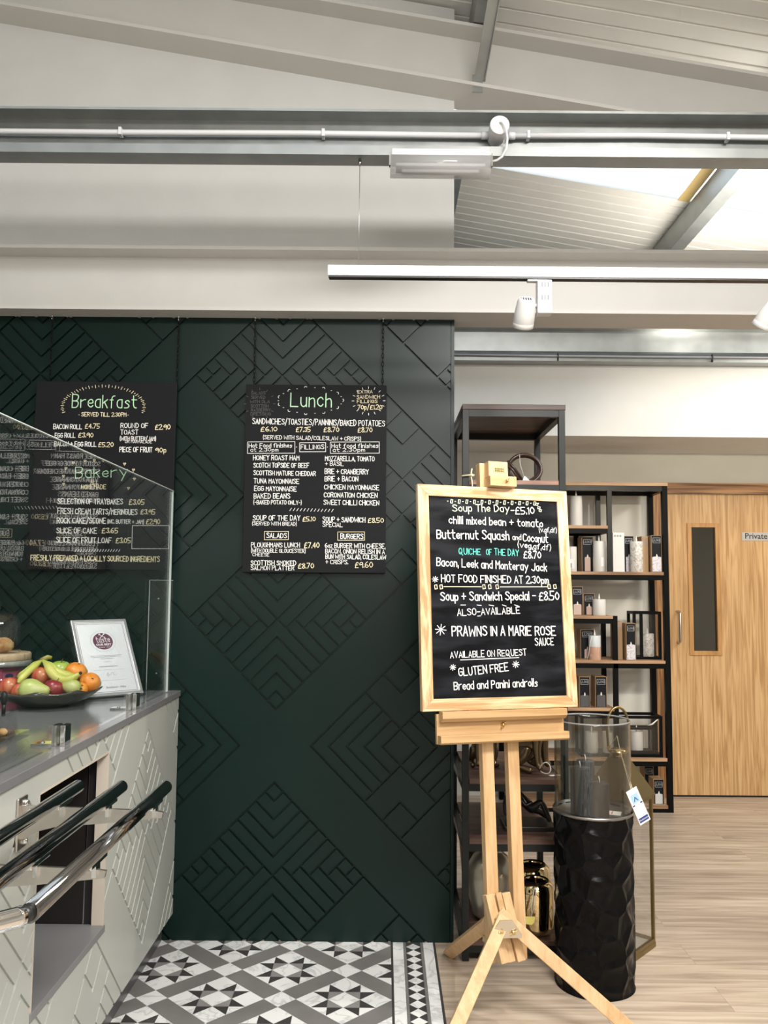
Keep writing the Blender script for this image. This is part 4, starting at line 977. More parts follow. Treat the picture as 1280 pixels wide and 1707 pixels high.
def menu_board(label, x, z, chains, TEXT, MARKS, tilt):
    yb = -0.022
    t = thing('menu_board', label, 'menu board', (x, yb, z))
    ang = tilt
    to3 = lambda a, b, k=0: (x + a * math.cos(ang) - b * math.sin(ang), yb - 0.0126 - k, z + b * math.cos(ang) + a * math.sin(ang))
    M = Matrix.Translation((x, 0, z)) @ Matrix.Rotation(-ang, 4, 'Y')
    MB().box(0, 0.6, yb - 0.012, yb + 0.006, 0, 0.8, M=M, ch=0.0015).build('board', board_black, t)
    inks = {}
    for s in TEXT:
        txt, x0, y0, x1, y1, h, c = s
        write(inks.setdefault(txt if c == 'G' else c, MB()), txt, x0, y0, x1, y1, h, to3, 0.075 if c == 'G' else (0.115 if h > .023 else 0.14))
    draw_marks(MARKS, 0.0022, to3, inks, t)
    for c, mb in inks.items():
        if len(c) > 1: mb.build('heading', ink_green, t, 'green ' + c + ' heading')
        else: mb.build(INKNAME[c], INK[c], t, INKNAME[c].replace('_', ' '))
    for cx in chains:
        m = MB(); zt = to3(cx - x, .8)[2]; chain_links(m, cx, yb - 0.004, zt - 0.004, 2.583)
        ch = m.build('chain', black_metal, t, 'black hanging chain')
        h = MB(); pts = [(cx, yb - 0.004 + 0.007 * math.sin(a), 2.588 + 0.007 * math.cos(a) - 0.004) for a in [k * PI / 6 - 0.6 for k in range(11)]]
        h.tube(pts, 0.0017, 6); h.tube([(cx, yb - 0.006, 2.591), (cx, yb - 0.006, 2.601)], 0.0022, 6)
        h.build('hook', chrome, ch)
menu_board('black menu board with green Lunch heading and two columns of fillings', -0.5935, 1.499, (-0.563, -0.012), LUNCH_TEXT, LUNCH_MARKS, 0.002)
menu_board('black menu board with green Breakfast and Bakery headings, partly behind the glass screen', -1.492, 1.506, (-1.437, -0.893), BREAKFAST_TEXT, BREAKFAST_MARKS, -0.003)

# ------------------------------------------------------------------ suspended lighting track, spotlights, conduit and emergency light
YT = -0.712
t = thing('track_rail', 'long white lighting track hung on thin wires below the steel channel', 'lighting track', (0, YT, 2.52))
m = MB(); m.prism([(-0.0175, 2.527), (-0.0165, 2.5225), (-0.006, 2.5225), (-0.006, 2.545), (0.006, 2.545), (0.006, 2.5225), (0.0165, 2.5225), (0.0175, 2.527), (0.0175, 2.5585), (-0.0175, 2.5585)], -0.2035, 4.4, 'x')
m.v = [(a, b + YT, c) for a, b, c in m.v]; m.build('rail', white_plastic, t)
MB().box(-0.2, 4.39, YT - 0.0145, YT + 0.0145, 2.5165, 2.5228).build('conductor_strip', black_plastic, t, 'black conductor strip under the rail')
for x in (-0.098, 1.9):
    wv = MB().tube([(x, YT, 2.5585), (x + 0.001, YT, 2.935)], 0.0011, 6).build('suspension_wire', steel, t)
    MB().lathe([(0.002, 0), (0.0052, 0.003), (0.0052, 0.026), (0.003, 0.03)], (x + 0.001, YT, 2.925), 12).build('wire_gripper', dark_chrome, wv)
def track_spot(xh, xa, label, tx=0.60, ty=0.06):
    t = thing('track_spotlight', label, 'spotlight', (xh, YT, 2.42), group='white spotlights on the track')
    ad = MB().box(xa, xa + 0.051, YT - 0.022, YT + 0.022, 2.392, 2.512, ch=0.004).build('adapter_box', white_plastic, t)
    for r in (0, 1):
        for k in range(3): MB().box(xa + 0.0135 + k * 0.0105, xa + 0.0162 + k * 0.0105, YT - 0.0226, YT - 0.0215, 2.484 - r * 0.046, 2.502 - r * 0.046).build('vent_slot', plain('slot_grey', (0.12, 0.12, 0.13), 0.6), ad)
    MB().box(xa - 0.033, xa + 0.037, YT - 0.011, YT + 0.011, 2.509, 2.5165, ch=0.002).build('track_clip', white_plastic, t)
    M = Matrix.Translation((xh, YT, 2.398)) @ Matrix.Rotation(ty, 4, 'Y') @ Matrix.Rotation(tx, 4, 'X')
    hd = MB().lathe([(0.030, -0.052), (0.0365, -0.05), (0.0365, -0.034), (0.036, -0.033), (0.0365, -0.032), (0.036, 0.0), (0.031, 0.04), (0.0265, 0.052), (0.0235, 0.053), (0.0235, 0.046), (0.0, 0.046)], seg=32, M=M).build('lamp_head', plain('white_lamp_body', (0.66, 0.66, 0.65), 0.4, var=0.02), t)
    MB().lathe([(0.0, 0.0465), (0.0233, 0.0466)], seg=24, M=M, cap=False).build('vent_recess', black_plastic, hd)
    g = MB()
    for k in range(-2, 3):
        hl = math.sqrt(0.0235 ** 2 - (k * 0.0082) ** 2); g.box(k * 0.0082 - 0.0016, k * 0.0082 + 0.0016, -hl, hl, 0.048, 0.053, M=M)
    g.build('vent_fins', white_plastic, hd)
    MB().tube([(xh + 0.034, YT, 2.425), (xa + 0.001, YT, 2.425)], 0.008, 10).build('pivot', white_plastic, t)
track_spot(0.483, 0.5245, 'white track spotlight pointing down above the chalkboard easel')
track_spot(1.335, 1.3765, 'white track spotlight cut off at the right edge of the photo', 0.5, 0.5)

YW = -0.687
t = thing('conduit', 'white electrical conduit clipped along the steel channel', 'conduit', (0, YW, 3.057))
m = MB(); m.tube([(-4, YW, 3.060), (-1, YW, 3.056), (-.3, YW, 3.059), (0.348, YW, 3.056)], 0.0102, 12); m.tube([(0.43, YW, 3.056), (0.9, YW, 3.061), (1.4, YW, 3.057), (5, YW, 3.06)], 0.0102, 12)
m.build('pipe', white_plastic, t)
for x, ti in ((-0.955, 0.2), (-0.23, 0.0), (0.503, 0.0), (1.215, 0.05), (2.0, 0.0)):
    MB().box(x - 0.006, x + 0.006, YW - 0.0145, YW + 0.015, 3.0425, 3.071, ch=0.002).build('saddle_clip', white_plastic, t)
for x in (0.335, 0.432):
    MB().tube([(x, YW, 3.056), (x + 0.024, YW, 3.056)], 0.0135, 14).build('box_adaptor', white_plastic, t)
t = thing('junction_box', 'round white junction box on the steel channel with a loose cable', 'junction box', (0.392, YW, 3.056))
M = Matrix.Translation((0.392, YW, 3.056)) @ Matrix.Rotation(PI / 2 - 0.02, 4, 'X')
MB().lathe([(0.033, -0.022), (0.0345, 0.0), (0.0345, 0.062), (0.033, 0.066)], seg=36, M=M).build('body', white_plastic, t)
MB().lathe([(0.0, 0.0735), (0.030, 0.0725), (0.0345, 0.0695), (0.0345, 0.0662)], seg=36, M=M).build('lid', plain('white_lid', (0.70, 0.70, 0.69), 0.45), t)
MB().tube([(0.392, YW - 0.073, 3.062), (0.40, YW - 0.084, 3.058), (0.411, YW - 0.088, 3.035), (0.416, YW - 0.087, 3.0), (0.413, YW - 0.083, 2.965), (0.400, YW - 0.074, 2.94), (0.383, YW - 0.062, 2.932), (0.357, YW - 0.05, 2.932)], 0.0042, 8).build('cable', white_plastic, t)
YE = -0.742
t = thing('emergency_light', 'bulkhead emergency light with clear cover under the steel channel', 'emergency light', (0.185, YE, 2.94))
MB().box(0.015, 0.354, YE - 0.045, YE + 0.045, 2.930, 2.953, ch=0.003).build('base', white_plastic, t)
m = MB(); prof = []
for k in range(13):
    a = PI * k / 12; prof.append((YE + 0.046 * math.cos(a), 2.912 - 0.040 * math.sin(a)))
m.prism([(YE + 0.046, 2.930)] + prof + [(YE - 0.046, 2.930)], 0.010, 0.359, 'x', smooth=True)
m.build('diffuser', milky('clouded_cover'), t, 'clouded clear plastic cover')
m = MB(); m.box(0.03, 0.34, YE - 0.028, YE + 0.028, 2.899, 2.909); m.box(0.05, 0.32, YE - 0.01, YE + 0.01, 2.885, 2.899)
m.build('gear_tray', plain('grey_gear_tray', (0.42, 0.42, 0.42), 0.4), t)
for x in (0.0085, 0.3605): MB().box(x - 0.002, x + 0.002, YE - 0.05, YE - 0.03, 2.890, 2.935).build('end_clip', chrome, t)

# ------------------------------------------------------------------ studio easel with framed chalkboard
EY, TL = 0.2981, 0.0958
EO = Vector((0.4147, -0.513, 0.0))
ME = Matrix.Translation(EO) @ Matrix.Rotation(EY, 4, 'Z')
# leaning frame of the board: origin at the board's centre, x along it, y up it, z out of its face towards the viewer
MBD = ME @ Matrix.Translation((0, 0, 1.4147)) @ Matrix.Rotation(PI / 2 - TL, 4, 'X') @ Matrix.Rotation(-0.0058, 4, 'Z')
def bl(x, y, z): return tuple(MBD @ Vector((x, y, z)))
cb = thing('chalkboard', 'pine framed chalkboard listing soup, quiche and prawns on the easel', 'chalkboard', bl(0, -0.4, 0), EY)
def rail(poly, mat):
    MB().prism(poly, -0.024, 0.0, 'z', M=MBD).build('frame_rail', mat, cb, bevel=0.0015)
W2, H2, FR = 0.30, 0.40, 0.0415
rail([(-W2, H2), (W2, H2), (W2 - FR, H2 - FR), (-W2 + FR, H2 - FR)], wood('pine_rail_along_board', (0.48, 0.28, 0.13), (0.66, 0.46, 0.26), (0.74, 0.57, 0.36), (1.6, 22, 22), 1.7, 0.42, 1.4, d=0.10))
rail([(-W2, -H2), (W2, -H2), (W2 - FR, -H2 + FR), (-W2 + FR, -H2 + FR)], pine_x)
rail([(-W2, H2), (-W2 + FR, H2 - FR), (-W2 + FR, -H2 + FR), (-W2, -H2)], pine_z)
rail([(W2, H2), (W2 - FR, H2 - FR), (W2 - FR, -H2 + FR), (W2, -H2)], pine_z)
def slate():
    m, n, l, b = new_mat('glossy_chalkboard'); setp(b, (0.004, 0.0045, 0.006), 0.22, **{'Specular IOR Level': 0.28})
    tc = n.new('ShaderNodeTexCoord'); mp = n.new('ShaderNodeMapping'); mp.inputs['Scale'].default_value = (2, 1, 9)
    l.new(tc.outputs['Object'], mp.inputs[0]); nz = n.new('ShaderNodeTexNoise'); nz.inputs['Scale'].default_value = 2.2; nz.inputs['Detail'].default_value = 6
    l.new(mp.outputs[0], nz.inputs['Vector'])
    r = ramp(n, [(0.45, (0.0035, 0.004, 0.0055)), (0.78, (0.022, 0.025, 0.032))]); l.new(nz.outputs['Fac'], r.inputs[0]); l.new(r.outputs[0], b.inputs['Base Color'])
    mr = n.new('ShaderNodeMapRange'); mr.inputs[3].default_value = 0.16; mr.inputs[4].default_value = 0.42; l.new(nz.outputs['Fac'], mr.inputs[0]); l.new(mr.outputs[0], b.inputs['Roughness'])
    return m
MB().box(-W2 + FR - .004, W2 - FR + .004, -H2 + FR - .004, H2 - FR + .004, -0.016, -0.007, M=MBD).build('slate', slate(), cb)
inks = {}
to3 = lambda a, b, k=0: bl(a - 0.259, b - 0.359, -0.0066 + k)
for txt, x0, y0, x1, y1, h, c in EASEL_TEXT:
    write(inks.setdefault(c, MB()), txt, x0, y0, x1, y1, h, to3, 0.125)
draw_marks(EASEL_MARKS, 0.0026, to3, inks, cb)
for c, mb in inks.items(): mb.build(INKNAME[c], INK[c], cb, INKNAME[c].replace('_', ' '))

ez = thing('easel', 'pale beech studio easel holding the pine framed chalkboard', 'easel', EO, EY)
def el(x, y, z): return tuple(ME @ Vector((x, y, z)))
# two masts and the sliding centre bar, parallel to the board and behind it
for x in (-0.048, 0.050): MB().box(x - 0.0215, x + 0.0215, -1.235, 0.02, -0.064, -0.030, M=MBD, ch=0.002).build('mast', beech, ez)
MB().box(-0.022, 0.024, -0.36, 0.475, -0.060, -0.028, M=MBD, ch=0.002).build('centre_bar', beech, ez)
# tray: back panel, upper ledge the board stands on, lower ledge, end cheeks
tr = MB().box(-0.245, 0.245, -0.512, -0.410, -0.028, -0.012, M=MBD, ch=0.0015).build('tray_back', beech_x_shade, ez)
MB().prism([(-0.012, -0.4015), (0.024, -0.4015), (0.024, -0.425), (0.010, -0.437), (-0.012, -0.437)], -0.236, 0.242, 'x', M=MBD @ Matrix(((1, 0, 0, 0), (0, 0, 1, 0), (0, 1, 0, 0), (0, 0, 0, 1)))).build('upper_ledge', beech_x_shade, ez, bevel=0.001)
MB().prism([(-0.026, -0.512), (0.014, -0.512), (0.022, -0.506), (0.022, -0.482), (-0.012, -0.482), (-0.012, -0.505), (-0.026, -0.505)], -0.243, 0.247, 'x', M=MBD @ Matrix(((1, 0, 0, 0), (0, 0, 1, 0), (0, 1, 0, 0), (0, 0, 0, 1)))).build('lower_ledge', beech_x_shade, ez, bevel=0.001)
def wing_nut(p, parent, s=1.0):
    m = MB(); M = MBD @ Matrix.Translation(p)
    m.lathe([(0.007 * s, 0), (0.007 * s, 0.006 * s), (0.0045 * s, 0.012 * s), (0.0, 0.013 * s)], seg=14, M=M)
    for a in (0.9, 0.9 + PI):
        M2 = M @ Matrix.Rotation(a, 4, 'Z'); m.prism([(0.003 * s, 0.003 * s), (0.012 * s, 0.007 * s), (0.014 * s, 0.013 * s), (0.009 * s, 0.014 * s), (0.003 * s, 0.009 * s)], -0.0018 * s, 0.0018 * s, 'y', M=M2)
    return m.build('wing_nut', bright_brass, parent, 'brass wing nut')
wing_nut((0.003, -0.452, -0.012), tr)
# top clamp
ck = MB().box(-0.045, 0.040, 0.392, 0.497, -0.062, -0.024, M=MBD, ch=0.002); ck.box(-0.026, 0.052, 0.440, 0.497, -0.026, 0.014, M=MBD, ch=0.002)
tc = ck.build('top_clamp', beech, ez)
MB().box(-0.028, 0.028, 0.4015, 0.437, -0.030, -0.001, M=MBD).build('clamp_neck', beech, tc)
MB().box(-0.030, 0.076, 0.4005, 0.438, 0.001, 0.034, M=MBD, ch=0.0015).build('clamp_lip', beech_x_shade, tc)
wing_nut((0.036, 0.421, 0.034), tc, 0.85)
pl = MB().box(-0.005, 0.037, 0.456, 0.474, 0.0141, 0.0149, M=MBD).build('makers_plate', plain('gilt_plate', (0.50, 0.36, 0.14), 0.4, 0.6), tc, 'small gilt plate')
m = MB()
for r in (0, 1):
    for k in range(6): m.box(-0.001 + k * 0.006, 0.0035 + k * 0.006, 0.4585 + r * 0.0075, 0.463 + r * 0.0075, 0.0149, 0.0152, M=MBD)
m.build('plate_print', black_ink, pl)
# support block and legs
bt, bb = Vector((0.392, -0.600, 0.405)), Vector((0.437, -0.655, 0.205))
d = (bb - bt).normalized(); sx = Vector((math.cos(EY), math.sin(EY), 0)); nx = d.cross(sx).normalized()
blk = MB()
for off in (-0.030, 0.030): blk.bar(bt + sx * off, bb + sx * off, 0.030, 0.036, side=tuple(sx), ch=0.0015)
blk.bar(bt, bb + d * 0.0, 0.026, 0.012, side=tuple(sx), ch=0.0015)
bk = blk.build('support_block', beech, ez)
fr = nx if nx.y < 0 else -nx
m = MB(); m.bar(bt + fr * 0.020 - d * 0.003, bt + d * 0.105 + fr * 0.020, 0.020, 0.006, side=tuple(sx)); m.build('brass_strip', beech_x_shade, bk)
pv = bt + d * 0.092 + fr * 0.034 + Vector((-0.014, 0, 0))
def leg(a, b, nm='leg'): return MB().bar(a, b, 0.043, 0.024, side=tuple((Vector(b) - Vector(a)).cross(Vector((0, -1, 0.3)))), ch=0.002).build(nm, beech, ez)
def to_floor(a, b): # square foot on the floor
    return b
leg(pv + Vector((0.004, -0.012, 0.022)), Vector((0.150, -1.000, 0.012)))
leg(pv + Vector((-0.012, 0.014, 0.028)), Vector((0.842, -0.772, 0.012)))
leg(Vector((0.372, -0.560, 0.295)), Vector((0.268, -0.135, 0.014)))
# hinge plate with its two wing nuts, facing the viewer
c = pv + Vector((0.004, -0.048, 0.000)); Mh = Matrix.Translation(c) @ Matrix.Rotation(EY * 0.3, 4, 'Z') @ Matrix.Rotation(PI / 2 + 0.12, 4, 'X')
hp = MB().prism([(-0.052, -0.030), (0.054, -0.030), (0.054, -0.018), (0.020, 0.030), (-0.020, 0.030), (-0.052, -0.018)], 0, 0.0025, 'z', M=Mh).build('hinge_plate', plain('zinc_plate', (0.72, 0.66, 0.55), 0.25, 0.9), ez, 'shiny metal hinge plate')
for x in (-0.022, 0.024):
    m = MB(); M2 = Mh @ Matrix.Translation((x, -0.010, 0.0025)); m.lathe([(0.007, 0), (0.006, 0.007), (0.0, 0.010)], seg=12, M=M2)
    for a in (0.5, 0.5 + PI): m.prism([(0.003, 0.002), (0.013, 0.006), (0.014, 0.011), (0.004, 0.008)], -0.002, 0.002, 'y', M=M2 @ Matrix.Rotation(a, 4, 'Z'))
    m.build('wing_nut', bright_brass, hp, 'brass wing nut')
m = MB(); m.box(-0.005, 0.016, -0.020, 0.022, 0, 0.003, M=ME @ Matrix.Translation((-0.074, -0.052, 0.24)) @ Matrix.Rotation(-PI / 2, 4, 'Y'))
m.build('leg_hinge', bright_brass, ez)

# ------------------------------------------------------------------ dark metal etagere beside the green wall
EX0, EX1, EYF, EYB, ET = 0.317, 0.736, -0.172, 0.405, 2.192
t = thing('display_shelf', 'tall dark steel display shelf with stained boards right of the green wall', 'shelf', ((EX0 + EX1) / 2, (EYF + EYB) / 2, 0))
m = MB(); P = 0.026
for x in (EX0, EX1 - P):
    for y in (EYF, EYB - P): MB().box(x, x + P, y, y + P, 0, ET - 0.022).build('post', grey_metal, t, bevel=0.001)
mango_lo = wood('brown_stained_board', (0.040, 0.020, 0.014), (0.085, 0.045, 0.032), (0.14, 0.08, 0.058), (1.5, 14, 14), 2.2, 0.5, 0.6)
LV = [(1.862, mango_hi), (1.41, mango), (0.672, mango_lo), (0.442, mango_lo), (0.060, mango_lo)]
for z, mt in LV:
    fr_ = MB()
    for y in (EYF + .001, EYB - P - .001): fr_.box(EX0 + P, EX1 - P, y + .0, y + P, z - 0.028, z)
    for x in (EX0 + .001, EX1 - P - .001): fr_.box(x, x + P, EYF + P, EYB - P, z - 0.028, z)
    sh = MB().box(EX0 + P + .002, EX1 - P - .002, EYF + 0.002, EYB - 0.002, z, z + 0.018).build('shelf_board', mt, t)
    fr_.build('shelf_frame', grey_metal, sh)
fr_ = MB()
for y in (EYF + .001, EYB - P - .001): fr_.box(EX0 + P, EX1 - P, y, y + P, ET - 0.05, ET - 0.022)
for x in (EX0 + .001, EX1 - P - .001): fr_.box(x, x + P, EYF + P, EYB - P, ET - 0.05, ET - 0.022)
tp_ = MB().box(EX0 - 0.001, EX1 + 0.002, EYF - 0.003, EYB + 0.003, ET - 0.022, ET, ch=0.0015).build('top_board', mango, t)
fr_.build('top_frame', grey_metal, tp_)
ZS = {k: z + 0.018 for k, (z, _) in enumerate(LV)}
# woven ring sculpture on the upper board
rx, ry, rz = 0.588, 0.02, ZS[0]
t = thing('ring_ornament', 'dark brown ring shaped ornament on the upper board of the dark shelf', 'ornament', (rx, ry, rz))
m = MB()
for k in range(3):
    pts = []
    for i in range(40):
        a = 2 * PI * i / 40; R = 0.062 - 0.004 * k; wob = 0.006 * math.sin(2 * a + k * 2.1)
        pts.append((rx + 0.012 + (R + 0.009) * math.cos(a), ry - 0.012 + 0.012 * k + wob, rz + 0.0715 + R * math.sin(a) + 0.002 * k))
    m.tube(pts, 0.0075 - 0.001 * k, 8, closed=True)
m.build('ring', plain('dark_bronzed_wood', (0.05, 0.028, 0.02), 0.3, var=0.3), t)
m = MB(); m.tube([(rx - 0.072, ry - 0.022, rz + 0.095), (rx - 0.04, ry - 0.026, rz + 0.062), (rx - 0.005, ry - 0.024, rz + 0.010)], 0.006, 8)
m.tube([(rx - 0.064, ry - 0.022, rz + 0.104), (rx - 0.03, ry - 0.016, rz + 0.07), (rx + 0.012, ry - 0.012, rz + 0.010)], 0.0055, 8)
m.build('crossing_strands', MATS['dark_bronzed_wood'], t)
pt = thing('price_tag', 'small white price tag on thread hanging from the dark ring ornament', 'price tag', (rx + 0.005, ry - 0.034, rz + 0.001))
m = MB(); m.tube([(rx - 0.014, ry - 0.034, rz + 0.131), (rx - 0.012, ry - 0.037, rz + 0.09), (rx + 0.004, ry - 0.038, rz + 0.034)], 0.0011, 5); m.build('thread', plain('white_thread', (0.75, 0.74, 0.70), 0.8), pt)
m = MB(); m.prism([(rx - 0.004, rz + 0.014), (rx + 0.004, rz + 0.036), (rx + 0.010, rz + 0.036), (rx + 0.030, rz + 0.016), (rx + 0.026, rz + 0.002), (rx - 0.002, rz + 0.002)], ry - 0.0395, ry - 0.0385); m.build('card', paper, pt)
t = thing('twine_cross', 'cream twine knotted in a cross behind the top left of the chalkboard', 'twine', (0.325, -0.19, ZS[0]))
m = MB(); x0, y0 = 0.352, EYF - 0.008
m.tube([(x0 + .004, y0, 1.838), (x0 + .002, y0 - .002, 1.87), (x0 - .002, y0, 1.90), (x0 + .002, y0 - .001, 1.925)], 0.0033, 6)
m.tube([(x0 - .040, y0 - .004, 1.894), (x0 - .01, y0 - .005, 1.897), (x0 + .012, y0 - .003, 1.898)], 0.0033, 6)
m.tube([(x0 - .006, y0 - .002, 1.898), (x0 + .006, y0 - .007, 1.893), (x0 + .004, y0 + .002, 1.902), (x0 - .006, y0 - .002, 1.898)], 0.003, 6)
m.tube([(x0 + .004, y0, 1.838), (x0 + .004, y0, 1.800)], 0.003, 6)
m.build('knotted_twine', plain('cream_twine', (0.66, 0.56, 0.36), 0.9, var=0.2, scale=60), t)

# ------------------------------------------------------------------ bronze animals on the middle board
def skin(name, mat, parent, bones, sub=2):
    """one continuous body grown over a skeleton: bones = {name: (xyz, radius, parent)}"""
    ids = {}; vs = []; es = []; rs = []
    for k, (p, r, pa) in bones.items():
        ids[k] = len(vs); vs.append(p); rs.append(r)
        if pa: es.append((ids[pa], ids[k]))
    me = bpy.data.meshes.new(name); inv = WM(parent).inverted()
    me.from_pydata([tuple(inv @ Vector(v)) for v in vs], es, []); me.materials.append(mat)
    o = bpy.data.objects.new(name, me); COL.objects.link(o); o.parent = parent
    sk = o.modifiers.new('skin', 'SKIN'); sk.use_smooth_shade = True
    for i, d in enumerate(me.skin_vertices[0].data):
        r = rs[i]; d.radius = (r, r) if not isinstance(r, tuple) else r; d.use_root = (i == 0)
    sb = o.modifiers.new('round', 'SUBSURF'); sb.levels = sub; sb.render_levels = sub
    return o
bronze = plain('patinated_bronze', (0.16, 0.115, 0.065), 0.32, 0.85, var=0.45, scale=18)
def seated_big_cat(base, ang, label, s=1.0):
    t = thing('animal_figurine', label, 'figurine', base, ang)
    M = Matrix.Translation(base) @ Matrix.Rotation(ang, 4, 'Z')
    def p(x, y, z): return M @ Vector((x * s, y * s, z * s))
    b = {'hip': (p(0, 0, .075), .050 * s, None), 'belly': (p(.045, 0, .125), .052 * s, 'hip'), 'chest': (p(.085, 0, .19), .050 * s, 'belly'), 'neck': (p(.10, 0, .25), .034 * s, 'chest'), 'head': (p(.118, 0, .295), .038 * s, 'neck'), 'muzzle': (p(.158, 0, .285), .020 * s, 'head'),
         'tail': (p(-.05, .01, .03), .013 * s, 'hip'), 'tail2': (p(-.07, .05, .014), .011 * s, 'tail'), 'tail3': (p(-.02, .085, .012), .010 * s, 'tail2')}
    for sd, n in ((-1, 'l'), (1, 'r')):
        b['sh' + n] = (p(.095, .035 * sd, .175), .028 * s, 'chest'); b['el' + n] = (p(.092, .042 * sd, .105), .019 * s, 'sh' + n); b['wr' + n] = (p(.098, .042 * sd, .035), .014 * s, 'el' + n); b['pw' + n] = (p(.118, .044 * sd, .0165), .0165 * s, 'wr' + n)
        b['th' + n] = (p(.015, .045 * sd, .07), .036 * s, 'hip'); b['kn' + n] = (p(.068, .058 * sd, .098), .024 * s, 'th' + n); b['hk' + n] = (p(.012, .062 * sd, .026), .016 * s, 'kn' + n); b['ft' + n] = (p(.062, .064 * sd, .0155), .0155 * s, 'hk' + n); b['to' + n] = (p(.085, .064 * sd, .014), .014 * s, 'ft' + n)
    body = skin('body', bronze, t, b)
    for sd in (-1, 1):
        mm = MB(); mm.blob(p(.105, .024 * sd, .325), .009 * s, .012 * s, .018 * s, 12, 8); mm.build('ear', bronze, body)
    return t
seated_big_cat((0.575, 0.02, ZS[2]), -0.55, 'bronze seated animal figurine, hind leg and foot showing right of the easel posts', 0.98)
seated_big_cat((0.425, 0.10, ZS[2]), -1.45, 'bronze seated animal figurine, front paws showing between the easel posts', 0.8)
pt = thing('price_tag', 'white price tag looped on the foot of the bronze figurine', 'price tag', (0.69, -0.05, ZS[2]))
m = MB(); m.tube([(0.660 + 0.022 * math.cos(a), -0.085 + .01 * math.sin(a * 2), ZS[2] + 0.028 + 0.022 * math.sin(a)) for a in [k * PI / 8 for k in range(16)]], 0.0018, 6, closed=True); m.build('loop', MATS['white_thread'], pt)
m = MB(); m.box(-0.02, 0.028, -0.009, 0.009, 0.0, 0.0012, M=Matrix.Translation((0.694, -0.095, ZS[2] + 0.0005)) @ Matrix.Rotation(0.25, 4, 'Z')); m.build('card', paper, pt)

# ------------------------------------------------------------------ dark figure on the lower board, vases on the bottom board
t = thing('figurine', 'black figurine of a reclining figure on the board above the gold jar', 'figurine', (0.62, 0.05, ZS[3]))
bz = plain('black_bronze', (0.022, 0.020, 0.018), 0.3, 0.4, var=0.2)
z = ZS[3]
MB().box(0.50, 0.70, -0.06, 0.09, z, z + 0.018, ch=0.003).build('plinth', bz, t)
skin('body', bz, t, {'pelvis': ((0.60, 0.01, z + 0.085), .026, None), 'waist': ((0.575, 0.01, z + 0.115), .022, 'pelvis'), 'chest': ((0.545, 0.01, z + 0.145), .028, 'waist'), 'neck': ((0.53, 0.01, z + 0.168), .011, 'chest'), 'head': ((0.522, 0.006, z + 0.185), .018, 'neck'),
 'al': ((0.56, -0.03, z + 0.135), .011, 'chest'), 'al2': ((0.585, -0.05, z + 0.10), .009, 'al'), 'al3': ((0.615, -0.052, z + 0.115), .007, 'al2'),
 'ar': ((0.53, 0.05, z + 0.13), .011, 'chest'), 'ar2': ((0.515, 0.062, z + 0.08), .009, 'ar'), 'ar3': ((0.52, 0.055, z + 0.03), .008, 'ar2'),
 'll': ((0.62, -0.015, z + 0.08), .020, 'pelvis'), 'll2': ((0.655, -0.03, z + 0.115), .015, 'll'), 'll3': ((0.69, -0.035, z + 0.03), .010, 'll2'),
 'lr': ((0.62, 0.035, z + 0.07), .020, 'pelvis'), 'lr2': ((0.66, 0.04, z + 0.055), .014, 'lr'), 'lr3': ((0.695, 0.045, z + 0.028), .010, 'lr2')})
t = thing('vase', 'pale silver vase standing behind the two easel posts', 'vase', (0.455, 0.06, ZS[4]))
prof = [(0.050, 0), (0.075, 0.02), (0.088, 0.08), (0.098, 0.16), (0.094, 0.21), (0.072, 0.25), (0.050, 0.268), (0.046, 0.276), (0.054, 0.298), (0.050, 0.298), (0.042, 0.277), (0.04, 0.26)]
MB().lathe(prof, (0.455, 0.06, ZS[4]), 40, cap=True).build('body', plain('pewter_glaze', (0.46, 0.42, 0.34), 0.3, 0.75, var=0.25, scale=9), t)
t = thing('vase', 'tall dim bronze vase mostly hidden between the green wall and easel', 'vase', (0.425, 0.30, ZS[4]))
MB().lathe([(0.05, 0), (0.062, 0.05), (0.075, 0.2), (0.080, 0.26), (0.07, 0.30), (0.045, 0.33), (0.05, 0.345), (0.045, 0.345)], (0.425, 0.30, ZS[4]), 32).build('body', plain('dim_bronze_glaze', (0.20, 0.15, 0.10), 0.35, 0.7, var=0.3), t)
gold = plain('mirror_gold_glaze', (0.72, 0.56, 0.31), 0.05, 1.0, var=0.03)
def jar(x, y, s, label):
    t = thing('jar', label, 'jar', (x, y, ZS[4]), group=None)
    MB().lathe([(0.046 * s, 0), (0.060 * s, 0.008), (0.068 * s, 0.03 * s), (0.070 * s, 0.16 * s), (0.066 * s, 0.188 * s), (0.055 * s, 0.199 * s), (0.048 * s, 0.203 * s), (0.046 * s, 0.201 * s), (0.044 * s, 0.19 * s), (0.05 * s, 0.16 * s), (0.05 * s, 0.03), (0, 0.03)], (x, y, ZS[4]), 44, cap=True).build('body', gold, t)
    MB().lathe([(0.047 * s, 0.200 * s), (0.051 * s, 0.204 * s), (0.047 * s, 0.2065 * s), (0.0435 * s, 0.203 * s)], (x, y, ZS[4]), 44, closed=True).build('rim', black_metal, t, 'dark rim')
    return t
jar(0.620, -0.085, 1.0, 'mirror gold jar at the front of the bottom board with a hanging yellow tag')
jar(0.637, 0.085, 1.04, 'second mirror gold jar standing behind the front one')
pt = thing('price_tag', 'yellow price tag on white string against the front gold jar', 'price tag', (0.585, -0.16, ZS[4] + 0.06))
m = MB(); m.tube([(0.602, -0.152, ZS[4] + 0.196), (0.593, -0.160, ZS[4] + 0.16), (0.585, -0.163, ZS[4] + 0.085)], 0.0013, 5); m.tube([(0.610, -0.148, ZS[4] + 0.196), (0.603, -0.160, ZS[4] + 0.15), (0.587, -0.164, ZS[4] + 0.085)], 0.0013, 5); m.build('string', MATS['white_thread'], pt)
